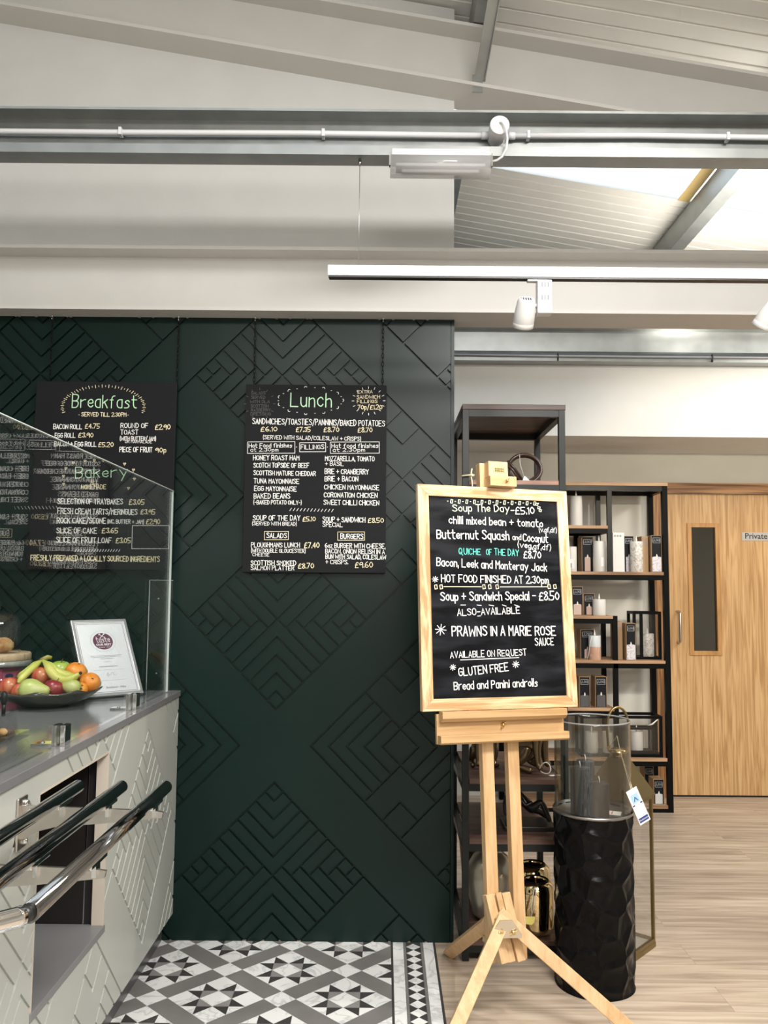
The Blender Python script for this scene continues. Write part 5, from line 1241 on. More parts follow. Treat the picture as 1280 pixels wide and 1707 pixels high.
m = MB(); m.prism([(0.561, ZS[4] + 0.090), (0.602, ZS[4] + 0.090), (0.598, ZS[4] + 0.068), (0.588, ZS[4] + 0.058), (0.563, ZS[4] + 0.062)], -0.1658, -0.1648); m.build('card', plain('yellow_card', (0.72, 0.62, 0.16), 0.6), pt)
t = thing('bowl', 'black dish on foot at the back of the bottom board, behind the gold jars', 'bowl', (0.60, 0.27, ZS[4]))
MB().lathe([(0.04, 0), (0.035, 0.02), (0.016, 0.05), (0.014, 0.22), (0.03, 0.245), (0.085, 0.285), (0.082, 0.29), (0.03, 0.256), (0.0, 0.25)], (0.60, 0.27, ZS[4]), 32).build('body', bz, t)

# ------------------------------------------------------------------ black metal shelving unit with candles against the back wall
UX0, UX1, UYF, UYB, UT, UP = 0.80, 1.888, 2.030, 2.365, 2.148, 0.036
t = thing('shelving_unit', 'black steel shelving unit with rustic boards holding candles by the oak door', 'shelving', ((UX0 + UX1) / 2, (UYF + UYB) / 2, 0))
for x in (UX0, UX1 - UP):
    for y in (UYF, UYB - UP): MB().box(x, x + UP, y, y + UP, 0, UT - 0.022, ch=0.002).build('post', black_metal, t)
XM, XM2, XL = 1.486, 1.527, 1.512
def shelf(x0, x1, z, step=False, posts=()):
    b = MB().box(x0, x1, UYF - 0.001, UYB - 0.004, z - 0.02, z).build('shelf_board', rustic, t)
    f = MB()
    for y in (UYF + 0.002, UYB - UP - 0.002): f.box(x0, x1, y, y + 0.03, z - 0.052, z - 0.02)
    for x in (x0, x1 - 0.03): f.box(x, x + 0.03, UYF + 0.032, UYB - UP - 0.002, z - 0.052, z - 0.02)
    f.build('shelf_frame', black_metal, b)
    return b
tb = MB().box(UX0 - 0.002, UX1 + 0.002, UYF - 0.004, UYB, UT - 0.022, UT, ch=0.0015).build('top_board', rustic, t)
f = MB()
for y in (UYF + .001, UYB - UP - .001): f.box(UX0 + UP, UX1 - UP, y, y + UP, UT - 0.056, UT - 0.022)
for x in (UX0 + .001, UX1 - UP - .001): f.box(x, x + UP, UYF + UP, UYB - UP, UT - 0.056, UT - 0.022)
f.build('top_frame', grey_metal, tb)
S1 = 1.858; S2 = 1.552; S3 = 1.262; S4 = 0.972; S5 = 0.664; S6 = 0.345; S7 = 0.045
shelf(UX0 + UP, XM, S1); shelf(UX0 + UP, UX1 - UP, S2); shelf(UX0 + UP, XL, S3); shelf(UX0 + UP, UX1 - UP, S4); shelf(UX0 + UP, XL, S5); shelf(UX0 + UP, UX1 - UP, S6)
MB().box(UX0 + UP, UX1 - UP, UYF + .002, UYB - .004, S7 - 0.02, S7).build('shelf_board', rustic, t)
f = MB()
for y in (UYF + .001, UYB - UP - .001): f.box(UX0 + UP, UX1 - UP, y, y + UP, 0.0, 0.025)
f.build('base_frame', black_metal, t)
for x, z0, z1 in ((XM, S2, UT - 0.056), (XL + 0.001, S6, S3)):
    d_ = MB()
    for y in (UYF + .002, UYB - UP): d_.box(x, x + 0.03, y, y + 0.03, z0, z1)
    d_.build('divider_post', grey_metal if z1 > 1.6 else black_metal, t)
MB().box(1.33, 1.36, UYB - UP, UYB - .006, S2, UT - 0.056).build('divider_post', black_metal, t)

wax_white = plain('white_wax', (0.70, 0.69, 0.665), 0.45, var=0.04, **{'Subsurface Weight': 0.15})
wax_marble = marble('marbled_wax', (0.70, 0.68, 0.64), (0.30, 0.26, 0.22), 22, 0.4, 0.46, 0.52)
wax_lilac = marble('lilac_marbled_wax', (0.68, 0.66, 0.70), (0.36, 0.33, 0.45), 22, 0.4, 0.44, 0.53)
wax_pink = plain('blush_wax', (0.58, 0.43, 0.37), 0.45, var=0.04)
wax_black = plain('charcoal_wax', (0.022, 0.023, 0.025), 0.5, var=0.15, scale=20, **{'Specular IOR Level': 0.3})
pic_black = plain('charcoal_print', (0.075, 0.075, 0.08), 0.5)
flame_mat = plain('cream_led_flame', (0.82, 0.79, 0.70), 0.4, var=0.02)
def candle(x, y, z, r, h, mat, label, flame=True, group=None, cat='candle'):
    t = thing('candle', label, cat, (x, y, z), group=group)
    b = MB().lathe([(r * 0.96, 0), (r, 0.004), (r, h - 0.004), (r * 0.96, h), (r * 0.80, h - 0.002), (r * 0.55, h - 0.006), (0, h - 0.008)], (x, y, z), 32).build('wax', mat, t)
    if flame:
        MB().lathe([(0.001, 0), (0.006, 0.008), (0.0072, 0.016), (0.005, 0.03), (0.0015, 0.045), (0, 0.047)], (x, y, z + h - 0.009), 14).build('led_flame', flame_mat, t)
    return t
kraft = plain('kraft_card', (0.40, 0.26, 0.14), 0.7, var=0.08)
box_black = plain('navy_black_card', (0.006, 0.007, 0.011), 0.5, var=0.05, **{'Specular IOR Level': 0.2})
label_grey = plain('label_silver', (0.30, 0.31, 0.33), 0.5)
def candle_box(x0, x1, y0, y1, z, h, pic, label, front=None, rz=0.0, plain_front=False):
    """carton: kraft sides, black front with a silver label and the candle pictured on it"""
    cx, cy = (x0 + x1) / 2, (y0 + y1) / 2
    t = thing('candle_box', label, 'candle box', (cx, cy, z), rz)
    M = WM(t); w = (x1 - x0) / 2; d = (y1 - y0) / 2
    MB().box(-w, w, -d, d, 0, h, M=M).build('carton', kraft if not plain_front else paper, t)
    if plain_front:
        MB().box(-w + .002, w - .004, -d - .0008, -d, 0.002, h - 0.002, M=M).build('front_panel', plain('white_card', (0.74, 0.73, 0.72), 0.5), t)
        m = MB()
        for k in range(3): m.box(-w + 0.008 + k * 0.018, -w + 0.020 + k * 0.018, -d - .0012, -d - .0008, h - 0.028, h - 0.016, M=M)
        m.build('lettering', label_grey, t)
        return t
    fp = MB().box(-w + 0.003, w - 0.003, -d - 0.0008, -d, 0.002, h - 0.003, M=M).build('front_panel', front or box_black, t, 'black front')
    lw = w * 0.74; m = MB(); zt = h - 0.016; zb = h - 0.052
    for a in ((-lw, lw, zt - .003, zt), (-lw, lw, zb, zb + .003), (-lw, -lw + .003, zb, zt), (lw - .003, lw, zb, zt)): m.box(a[0], a[1], -d - 0.0014, -d - 0.0008, a[2], a[3], M=M)
    m.build('label_border', label_grey, fp)
    printed('lettering', 'LUXE', 0.019 * (w / 0.03), label_grey, fp, M @ Matrix.Translation((0, -d - 0.0013, (zt + zb) / 2)) @ MV, bold=0.0003)
    if pic:
        r, ph, mt = pic
        pc = MB().prism([(-r, 0.004), (r, 0.004), (r, ph)] + [(r * math.cos(a), ph + 0.006 * math.sin(a)) for a in (0.6, 1.2, 1.9, 2.5)] + [(-r, ph)], -d - 0.0013, -d - 0.0008, 'y', M=M)
        p_ = pc.build('pictured_candle', mt, fp)
        MB().prism([(-0.004, ph), (0.004, ph), (0.005, ph + 0.012), (0.0, ph + 0.024), (-0.004, ph + 0.012)], -d - 0.0016, -d - 0.0009, 'y', M=M).build('pictured_flame', flame_mat, p_)
    return t
# board 1
candle(1.300, 2.13, S1, 0.0405, 0.205, wax_white, 'white pillar candle alone on the top left board')
# board 2, left bay
t = candle(1.262, 2.12, S2, 0.036, 0.168, wax_white, 'plain white candle with a printed tag beside the chalkboard frame', False)
MB().box(1.243, 1.272, 2.0795, 2.0800, S2 + 0.02, S2 + 0.085).build('price_label', paper, t); MB().box(1.246, 1.256, 2.0788, 2.0794, S2 + 0.025, S2 + 0.055).build('barcode', label_grey, t)
candle_box(1.335, 1.412, 2.13, 2.25, S2, 0.235, (0.019, 0.095, wax_pink), 'black candle box picturing a blush candle, between two white candles')
t = candle(1.443, 2.095, S2, 0.041, 0.205, wax_white, 'tall white candle with a hand pump wick against the divider post')
MB().box(1.441, 1.462, 2.0525, 2.0530, S2 + 0.035, S2 + 0.095).build('price_label', paper, t)
# board 2, right bay
candle_box(1.527, 1.603, 2.06, 2.20, S2, 0.262, None, 'white candle carton standing just right of the divider post', plain_front=True)
candle_box(1.622, 1.690, 2.14, 2.27, S2, 0.245, (0.02, 0.10, wax_lilac), 'black candle box half hidden behind the tall marbled candle')
candle(1.692, 2.090, S2, 0.042, 0.205, wax_marble, 'tall marbled white candle in the top right bay')
candle_box(1.725, 1.768, 2.08, 2.22, S2, 0.24, None, 'kraft candle box seen side on beside the marbled candle', front=kraft)
candle_box(1.778, 1.848, 2.045, 2.18, S2, 0.245, (0.030, 0.098, wax_lilac), 'black candle box with lilac marbled candle at the right end of the second board')
# board 3
candle_box(1.250, 1.322, 2.06, 2.17, S3, 0.190, (0.026, 0.070, wax_pink), 'black candle box with blush candle on the short third board')
candle_box(1.338, 1.412, 2.11, 2.21, S3, 0.145, (0.018, 0.055, wax_pink), 'smaller black candle box behind the short white candle')
candle(1.436, 2.085, S3, 0.043, 0.108, wax_white, 'short white candle at the end of the third board')
# board 4, left bay
candle_box(1.320, 1.412, 2.13, 2.24, S4, 0.195, (0.02, 0.06, wax_pink), 'black candle box behind the two tone candle')
t = thing('candle', 'two tone candle, pale blue fading to peach, with a white string', 'candle', (1.403, 2.085, S4))
m = MB().lathe([(0.038, 0), (0.040, 0.004), (0.040, 0.085)], (1.403, 2.085, S4), 32, cap=False); m.build('peach_wax', marble('peach_wax', (0.56, 0.34, 0.24), (0.66, 0.50, 0.42), 12, 0.45), t, 'peach lower half')
MB().lathe([(0.040, 0.085), (0.040, 0.155), (0.037, 0.159), (0.0, 0.152)], (1.403, 2.085, S4), 32, cap=False).build('blue_wax', plain('pale_blue_wax', (0.60, 0.64, 0.66), 0.45), t, 'pale blue upper half')
MB().lathe([(0.001, 0), (0.006, 0.008), (0.0072, 0.016), (0.005, 0.03), (0.0015, 0.045), (0, 0.047)], (1.403, 2.085, S4 + 0.15), 14).build('led_flame', flame_mat, t)
MB().tube([(1.375, 2.05, S4 + 0.157), (1.362, 2.043, S4 + 0.10), (1.352, 2.04, S4 + 0.04), (1.342, 2.04, S4 + 0.003)], 0.0016, 5).build('string', MATS['white_thread'], t)
# board 4, right bay
candle_box(1.552, 1.592, 2.10, 2.25, S4, 0.252, None, 'kraft candle box side on behind the divider of the fourth board', front=kraft)
candle_box(1.600, 1.664, 2.045, 2.17, S4, 0.242, (0.028, 0.098, wax_lilac), 'black candle box with lilac marbled candle beside the square black lantern')
def frame_lantern(x0, x1, y0, y1, z, h, label, bar=0.016, mid=None):
    t = thing('lantern', label, 'lantern', ((x0 + x1) / 2, (y0 + y1) / 2, z))
    f = MB()
    for x in (x0, x1 - bar):
        for y in (y0, y1 - bar): f.box(x, x + bar, y, y + bar, z, z + h)
    for zz in (z + 0.0, z + h - bar):
        for y in (y0, y1 - bar): f.box(x0 + bar, x1 - bar, y, y + bar, zz, zz + bar)
        for x in (x0, x1 - bar): f.box(x, x + bar, y0 + bar, y1 - bar, zz, zz + bar)
    if mid: 
        f.box(mid, mid + bar, y0, y0 + bar, z + bar, z + h - bar)
    f.build('frame', black_metal, t)
    MB().box(x0 + bar * .5, x1 - bar * .5, y0 + bar * .5, y1 - bar * .5, z + bar * 0.2, z + bar * .7).build('base_plate', black_metal, t)
    g = MB()
    for y in (y0 + bar * .5, y1 - bar * .5): g.box(x0 + bar, x1 - bar, y - .001, y + .001, z + bar, z + h - bar)
    g.build('glass_panes', clear, t)
    return t
frame_lantern(1.662 + .008, 1.858, 2.115, 2.265, S4, 0.318, 'upright black square framed lantern on the fourth board', 0.018, 1.716)
candle(1.785, 2.19, S4 + 0.0135, 0.043, 0.155, wax_marble, 'marbled candle standing inside the upright black lantern')
# board 5
candle_box(1.290, 1.360, 2.05, 2.16, S5, 0.198, (0.028, 0.075, pic_black), 'black candle box with charcoal candle, left of the pair on the fifth board')
candle_box(1.395, 1.470, 2.05, 2.16, S5, 0.200, (0.028, 0.078, pic_black), 'black candle box with charcoal candle, right of the pair on the fifth board')
# board 6
ll_ = frame_lantern(1.30, 1.835, 2.06, 2.24, S6, 0.265, 'long low black framed lantern on the sixth board', 0.018)
frame_lantern(1.56, 1.795, 2.10, 2.20, S6 + 0.019, 0.165, 'smaller black lantern standing inside the long low one', 0.014)
for x, lb in ((1.39, 'white candle in the long lantern, seen through the left of the glass cylinder'), (1.575 - .07, 'white candle in the long lantern, seen behind the brass handle')):
    candle(x, 2.15, S6 + 0.0128, 0.042, 0.135, wax_white, lb)
candle(1.690, 2.15, S6 + 0.0295, 0.041, 0.125, wax_white, 'white candle inside the smaller black lantern on the sixth board')
MB().tube([(1.735, 2.055, S6 + 0.205), (1.765, 2.05, S6 + 0.215), (1.80, 2.05, S6 + 0.245)], 0.003, 6, radii=[0.001, 0.006, 0.003]).build('white_ribbon', MATS['white_thread'], ll_)
# bottom board
candle_box(1.770, 1.838, 2.065, 2.17, S7, 0.160, (0.024, 0.062, wax_white), 'black candle box with white candle at the front of the bottom board')
candle_box(1.752, 1.815, 2.20, 2.30, S7, 0.215, (0.02, 0.07, wax_white), 'black candle box at the back of the bottom board')
candle_box(0.93, 0.995, 2.06, 2.17, S6, 0.17, (0.022, 0.07, wax_white), 'black candle box at the hidden left end of the sixth board')

# ------------------------------------------------------------------ hammered black pillar with hurricane glass
HX, HY, HR, HT = 0.789, -0.340, 0.1465, 0.622
t = thing('hurricane_lamp', 'tall hammered black pillar with clear glass cylinder holding charcoal candles', 'candle stand', (HX, HY, 0))
rs = random.Random(11); cells = [(rs.uniform(0, 2 * PI * HR), rs.uniform(0.0, HT)) for _ in range(4)]
pts = []
tries = 0
while len(pts) < 92 and tries < 9000:
    tries += 1; q = (rs.uniform(0, 2 * PI * HR), rs.uniform(-0.02, HT + 0.02))
    if all(min(abs(q[0] - p[0]), 2 * PI * HR - abs(q[0] - p[0])) ** 2 + ((q[1] - p[1]) * 0.9) ** 2 > 0.061 ** 2 for p in pts): pts.append(q)
m = MB(); NA, NZ = 340, 200; vs = []
C2 = 2 * PI * HR
for i in range(NZ + 1):
    z = HT * i / NZ
    for k in range(NA):
        a = 2 * PI * k / NA; s_ = a * HR; d1 = d2 = 9.0
        for px, pz in pts:
            dx = abs(s_ - px); dx = min(dx, C2 - dx); dd = math.hypot(dx, (z - pz) * 0.9)
            if dd < d1: d2 = d1; d1 = dd
            elif dd < d2: d2 = dd
        e = min(1.0, (d2 - d1) / 0.046); r = HR - 0.0085 * (1 - (1 - e) ** 1.5)
        if i > NZ - 2 or i < 1: r = HR - 0.002
        vs.append((HX + r * math.cos(a), HY + r * math.sin(a), z))
fs = [(i * NA + k, i * NA + (k + 1) % NA, (i + 1) * NA + (k + 1) % NA, (i + 1) * NA + k) for i in range(NZ) for k in range(NA)]
m.add(vs, fs, 0, True); m.add([vs[k] for k in range(NA)], [tuple(reversed(range(NA)))])
m.build('hammered_base', plain('hammered_black', (0.0035, 0.0035, 0.0035), 0.2, 0.0, var=0.2, scale=30, **{'Specular IOR Level': 0.13}), t, 'hammered black metal drum')
MB().lathe([(0.0, HT - 0.008), (HR - 0.004, HT - 0.008), (HR - 0.001, HT + 0.004), (HR + 0.0015, HT + 0.004), (HR + 0.0015, HT - 0.004), (HR - .003, HT - 0.006)], (HX, HY, 0), 64, cap=False).build('top_tray', plain('tray_steel', (0.32, 0.31, 0.30), 0.28, 0.9, var=0.2), t, 'steel tray top')
gr = 0.1395
MB().lathe([(gr, HT - 0.006), (gr + 0.001, HT + 0.01), (gr, HT + 0.32), (gr + 0.002, HT + 0.33), (gr - 0.001, HT + 0.332), (gr - 0.003, HT + 0.32), (gr - 0.003, HT + 0.0)], (HX, HY, 0), 72, cap=False).build('glass_cylinder', glass('hurricane_glass', (0.87, 0.865, 0.84), 1.6, 1.2), t, 'clear glass cylinder')
MB().lathe([(gr + 0.0005, HT + 0.3275), (gr + 0.0025, HT + 0.330), (gr + 0.0005, HT + 0.3335), (gr - 0.003, HT + 0.330)], (HX, HY, 0), 72, closed=True).build('polished_rim', milky('glass_rim', 0.30), t)
def wick_candle(x, y, r, h, label):
    t = thing('candle', label, 'candle', (x, y, HT - 0.0075), group=None)
    z = HT - 0.0075
    MB().lathe([(r * 0.98, 0), (r, 0.003), (r, h - 0.003), (r * 0.97, h), (0, h - 0.001)], (x, y, z), 36).build('wax', wax_black, t)
    MB().tube([(x, y, z + h - 0.003), (x + 0.001, y, z + h + 0.008), (x - 0.002, y, z + h + 0.022)], 0.0016, 6).build('wick', MATS['white_thread'], t)
wick_candle(0.735, -0.375, 0.036, 0.168, 'tallest charcoal pillar candle at the left of the glass cylinder')
wick_candle(0.768 + .012, -0.268, 0.034, 0.172, 'charcoal pillar candle at the back of the glass cylinder')
wick_candle(0.793, -0.425, 0.0345, 0.125, 'shortest charcoal pillar candle at the front of the glass cylinder')
pt = thing('price_card', 'white price card with a red stroke lying in the glass cylinder', 'price card', (0.86, -0.40, HT - 0.007))
Mc = Matrix.Translation((0.852, -0.365, HT - 0.0075)) @ Matrix.Rotation(-0.35, 4, 'Z')
MB().box(-0.028, 0.034, -0.024, 0.03, 0, 0.001, M=Mc).build('card', paper, pt); MB().box(0.0, 0.004, -0.014, 0.022, 0.001, 0.0013, M=Mc).build('red_print', plain('red_print', (0.6, 0.05, 0.08), 0.6), pt)

# ------------------------------------------------------------------ tall brass lantern behind the pillar
LX, LY, LS = 0.972, -0.028, 0.1005; ra = math.radians(48.4)
t = thing('lantern', 'tall brass lantern with glass sides and loop handle behind the black pillar', 'lantern', (LX, LY, 0), ra)
ML = WM(t); b = 0.012; EH = 0.60
fr_ = MB()
for sx in (-1, 1):
    for sy in (-1, 1): fr_.box(min(sx * LS, sx * (LS - b)), max(sx * LS, sx * (LS - b)), min(sy * LS, sy * (LS - b)), max(sy * LS, sy * (LS - b)), 0.02, EH, M=ML)
for z0, z1 in ((0.02, 0.034), (EH - 0.014, EH)):
    for sg in (-1, 1):
        fr_.box(-LS + b, LS - b, min(sg * LS, sg * (LS - b)), max(sg * LS, sg * (LS - b)), z0, z1, M=ML); fr_.box(min(sg * LS, sg * (LS - b)), max(sg * LS, sg * (LS - b)), -LS + b, LS - b, z0, z1, M=ML)
fr_.build('frame', brass, t)
MB().box(-LS - .002, LS + .002, -LS - .002, LS + .002, 0.0, 0.02, M=ML, ch=0.002).build('base', brass, t)
MB().box(-LS + b, LS - b, -LS + b, LS - b, 0.0202, 0.024, M=ML).build('floor_plate', plain('pale_base_plate', (0.52, 0.49, 0.43), 0.35, 0.5), t)
g = MB()
for sg in (-1, 1): g.box(-LS + b, LS - b, sg * (LS - .006) - .001, sg * (LS - .006) + .001, 0.034, EH - 0.014, M=ML); g.box(sg * (LS - .006) - .001, sg * (LS - .006) + .001, -LS + b, LS - b, 0.034, EH - 0.014, M=ML)
g.build('glass_panes', clear, t)
m = MB(); q = LS + 0.008; k = 0.030; zc = EH + 0.155
m.box(-q, q, -q, q, EH, EH + 0.006, M=ML)
vs = [ML @ Vector(p) for p in ((-q, -q, EH + .006), (q, -q, EH + .006), (q, q, EH + .006), (-q, q, EH + .006), (-k, -k, zc), (k, -k, zc), (k, k, zc), (-k, k, zc))]
m.add(vs, [(0, 1, 5, 4), (1, 2, 6, 5), (2, 3, 7, 6), (3, 0, 4, 7), (4, 5, 6, 7), (3, 2, 1, 0)]); m.build('roof', brass, t)
MB().lathe([(0.034, zc), (0.034, zc + 0.016), (0.040, zc + 0.018), (0.042, zc + 0.023), (0.028, zc + 0.032), (0.012, zc + 0.036), (0.0, zc + 0.0365)], seg=36, M=ML).build('cap', bright_brass, t)
pts = [(0.036 * -1.15, 0, zc + 0.036)]
for i in range(17):
    a = PI * (1.08 - 1.16 * i / 16); pts.append((0.047 * math.cos(a) * 1.0, 0, zc + 0.118 + 0.082 * math.sin(a) * (1 if math.sin(a) > 0 else 1)))
pts.append((0.036 * 1.15, 0, zc + 0.036))
Mr = Matrix.Translation((LX, LY, 0)) @ Matrix.Rotation(0.12, 4, 'Z')
m = MB(); m.tube([Mr @ Vector(p) for p in pts], 0.0052, 10); m.build('handle', brass, t)
m = MB()
for sx in (-1, 1): m.lathe([(0.008, -0.004), (0.008, 0.004)], seg=12, M=Mr @ Matrix.Translation((sx * 0.0414, -0.004, zc + 0.036)) @ Matrix.Rotation(PI / 2, 4, 'X'))
m.build('handle_rivet', bright_brass, t)

# swing ticket hanging from the lantern handle
tk = thing('swing_ticket', 'white and blue shop ticket tied to the brass lantern handle', 'price tag', (0.925, -0.30, 0.66))
# the ticket rests against the outside of the glass cylinder
Mt = Matrix.Translation((0.926, -0.452, 0.664)) @ Matrix.Rotation(0.30, 4, 'Z') @ Matrix.Rotation(PI / 2 - 0.1, 4, 'X') @ Matrix.Rotation(0.40, 4, 'Z')
m = MB(); m.tube([(LX - 0.045, LY - 0.012, zc + 0.030), (0.935, -0.15, 0.86), (0.925, -0.245, 0.80), tuple(Mt @ Vector((-0.002, 0.056, 0.001)))], 0.0012, 5)
m.tube([(0.925, -0.245, 0.80), (0.926, -0.34, 0.74), tuple(Mt @ Vector((0.004, 0.056, 0.001)))], 0.0012, 5); m.tube([(0.905, -0.245, 0.797), (0.928, -0.248, 0.80), (0.921, -0.24, 0.82)], 0.0014, 5)
m.build('string', plain('cream_string', (0.68, 0.60, 0.42), 0.9), tk)
cd = MB().box(-0.024, 0.024, -0.064, 0.064, 0, 0.0008, M=Mt).build('card', paper, tk)
blue = plain('navy_print', (0.020, 0.05, 0.22), 0.6); sky_ = plain('sky_blue_print', (0.36, 0.55, 0.80), 0.6)
def flat(pts, z=0.0009): return MB().add([Mt @ Vector((x, y, z)) for x, y in pts], [tuple(range(len(pts)))])
flat([(-.017, .012), (-.017, .044), (.017, .044), (.017, .012)]).build('sky_panel', sky_, cd)
m = flat([(-.010, .018), (0, .036), (.010, .018), (.006, .018), (0, .029), (-.006, .018)], .0011); a = flat([(-.022, .004), (-.012, .004), (-.012, .009), (-.022, .009)], .0011); m.add(a.v, a.f); a = flat([(.012, .004), (.022, .004), (.022, .009), (.012, .009)], .0011); m.add(a.v, a.f)
m.build('roof_emblem', blue, cd)
m = MB(); bx = lambda pts: ribbon(m, pts, 0.0011, lambda x, y, k=0: tuple(Mt @ Vector((x, y, 0.0011 + k))))
bx([(-.018, .0), (-.018, -.034), (.018, -.034), (.018, .0)]); bx([(-.012, -.03), (-.012, -.012), (-.006, -.004), (0, -.012), (.006, -.004), (.012, -.012), (.012, -.03)]); bx([(-.006, -.03), (0, -.018), (.006, -.03)]); bx([(-.018, .046), (.018, .046)])
m.build('house_emblem', plain('grey_blue_print', (0.45, 0.50, 0.56), 0.6), cd)
ba = flat([(-.021, -.058), (.021, -.058), (.021, -.041), (-.021, -.041)]).build('name_band', blue, cd)
printed('lettering', 'Andersons', 0.0092, paper, ba, Mt @ Matrix.Translation((0, -0.0495, 0.0012)))

# ------------------------------------------------------------------ serving counter along the left
CX, WT = -0.85, 1.005                      # front face and worktop height
NY0, NY1, NZ0, NZ1 = -1.43, -0.90, 0.405, 0.922
t = thing('serving_counter', 'pale grey serving counter with grooved lozenge front and dark open bay', 'counter', (-1.25, -1.6, 0))
cp = grooved('front_panel', counter_paint, (-0.452, 0.5465), (-3.1, -0.004, 0.107, 0.981), lambda y, z, d: (CX + d, y, z), range(-4, 2), range(-1, 2), depth=0.0042, width=0.0105, hole=(NY0, NY1, NZ0, NZ1))
cp.box(CX - 0.036, CX - 0.0062, NY1, -0.004, 0.107, 0.981); cp.box(CX - 0.036, CX - 0.0062, -3.1, NY0, 0.107, 0.981)
cp.box(CX - 0.036, CX - 0.0062, NY0, NY1, 0.107, NZ0 - 0.024); cp.box(CX - 0.036, CX - 0.0062, NY0, NY1, NZ1, 0.981)
for a in ((NY1, -0.004, 0.107, 0.107), ): pass
fp = cp.build('front_panel', counter_paint, t)
m = MB(); m.box(CX - 0.036, CX + 0.0003, NY1 - 0.0005, NY1 + 0.006, NZ0, NZ1); m.box(CX - 0.036, CX + 0.0003, NY0 - 0.006, NY0 + 0.0005, NZ0, NZ1); m.box(CX - 0.036, CX + 0.0003, NY0, NY1, NZ1 - 0.0005, NZ1 + 0.006)
m.build('opening_reveal', plain('cream_reveal', (0.56, 0.50, 0.42), 0.4), fp, 'cream edge of the opening')
m = MB(); m.box(-1.62, CX - 0.04, -0.03, -0.004, 0.107, 0.981); m.box(-1.66, -1.62, -3.1, -0.004, 0.107, 0.981); m.box(-1.62, CX - 0.04, -3.1, -3.07, 0.107, 0.981)
m.build('carcass', counter_paint, t)
dk = plain('dark_bay_lining', (0.016, 0.014, 0.013), 0.35)
m = MB(); m.box(-1.30, CX - 0.0365, NY1 + 0.012, NY1 + 0.020, NZ0, NZ1); m.box(-1.30, CX - 0.0365, NY0 - 0.02, NY0 - 0.012, NZ0, NZ1); m.box(-1.31, -1.30, NY0 - 0.02, NY1 + 0.02, NZ0 - .02, NZ1); m.box(-1.30, CX - 0.0365, NY0 - 0.012, NY1 + 0.012, NZ1 - 0.01, NZ1)
by = m.build('bay_lining', dk, t, 'dark lining of the open bay')
MB().box(CX - 0.066, CX - 0.063, NY1 + 0.010, NY1 + 0.0125, NZ0, NZ1).build('edge_strip', chrome, by)
MB().box(-1.30, CX + 0.004, NY0 - 0.010, NY1 + 0.010, NZ0 - 0.022, NZ0, ch=0.002).build('bay_shelf', plain('grey_laminate', (0.20, 0.20, 0.205), 0.4), t, 'grey shelf in the open bay')
MB().box(-1.6, -0.892, -3.1, -0.004, 0, 0.107).build('plinth', plain('dark_steel_plinth', (0.16, 0.165, 0.17), 0.32, 0.6), t)
o = MB().box(-1.72, -0.843, -3.2, -0.003, WT - 0.023, WT, ch=0.0015).build('worktop', worktop_mat)
tag(o, 'grey polished worktop on the serving counter', 'worktop')

# tray rails
t = thing('tray_rail', 'chrome tray rail of three tubes on steel brackets along the counter', 'tray rail', (CX, -1.9, 0.93))
RZ, RR = 0.950, 0.0155
for k, (x, yn) in enumerate(((-0.748, -3.15), (-0.641, -3.15), (-0.532, -2.262))):
    pr = [(0.0, 0), (RR * 0.8, 0.0), (RR, 0.003)]
    m = MB().tube([(x, -1.452, RZ), (x, -1.456, RZ), (x, yn, RZ)], RR, 24, radii=[RR - .0035, RR, RR])
    rl = m.build('rail_tube', dark_chrome, t)
M_ = MB().tube([(-0.533, -2.258, RZ), (-0.540, -2.275, RZ)], 0.0135, 20); M_.build('black_joint', black_plastic, t, 'black joint')
MB().tube([(-0.539, -2.272, RZ), (-0.5445, -2.281, RZ), (-0.70, -2.43, RZ), (-0.86, -2.58, RZ)], RR, 24).build('return_tube', chrome, t, 'bright chrome return')
def bracket(y):
    b_ = MB().prism([(CX, 0.928), (-0.535, 0.918), (-0.512, 0.915), (-0.515, 0.902), (-0.64, 0.889), (-0.76, 0.880), (-0.80, 0.870), (-0.835, 0.852), (CX, 0.848)], y - 0.004, y + 0.004, 'y').build('bracket_arm', steel, t)
    p = MB().box(CX + 0.0008, CX + 0.007, y - 0.022, y + 0.030, 0.826, 0.946, ch=0.002).build('wall_plate', steel, t)
    for z in (0.842, 0.930):
        MB().lathe([(0.008, 0.0), (0.008, 0.003), (0.0055, 0.007), (0, 0.0078)], seg=14, M=Matrix.Translation((CX + 0.007, y + 0.016, z)) @ Matrix.Rotation(PI / 2, 4, 'Y')).build('bolt', chrome, p)
    for x in (-0.748, -0.641, -0.532):
        s_ = MB()
        s_.box(x - 0.007, x + 0.007, y - 0.045, y + 0.045, RZ - RR - 0.007, RZ - RR + 0.003, ch=0.002)
        s_.box(x - 0.004, x + 0.004, y - 0.012, y + 0.012, 0.905, RZ - RR - 0.004)
        s_.build('saddle', chrome, t)
bracket(-1.55); bracket(-1.96); bracket(-2.75)

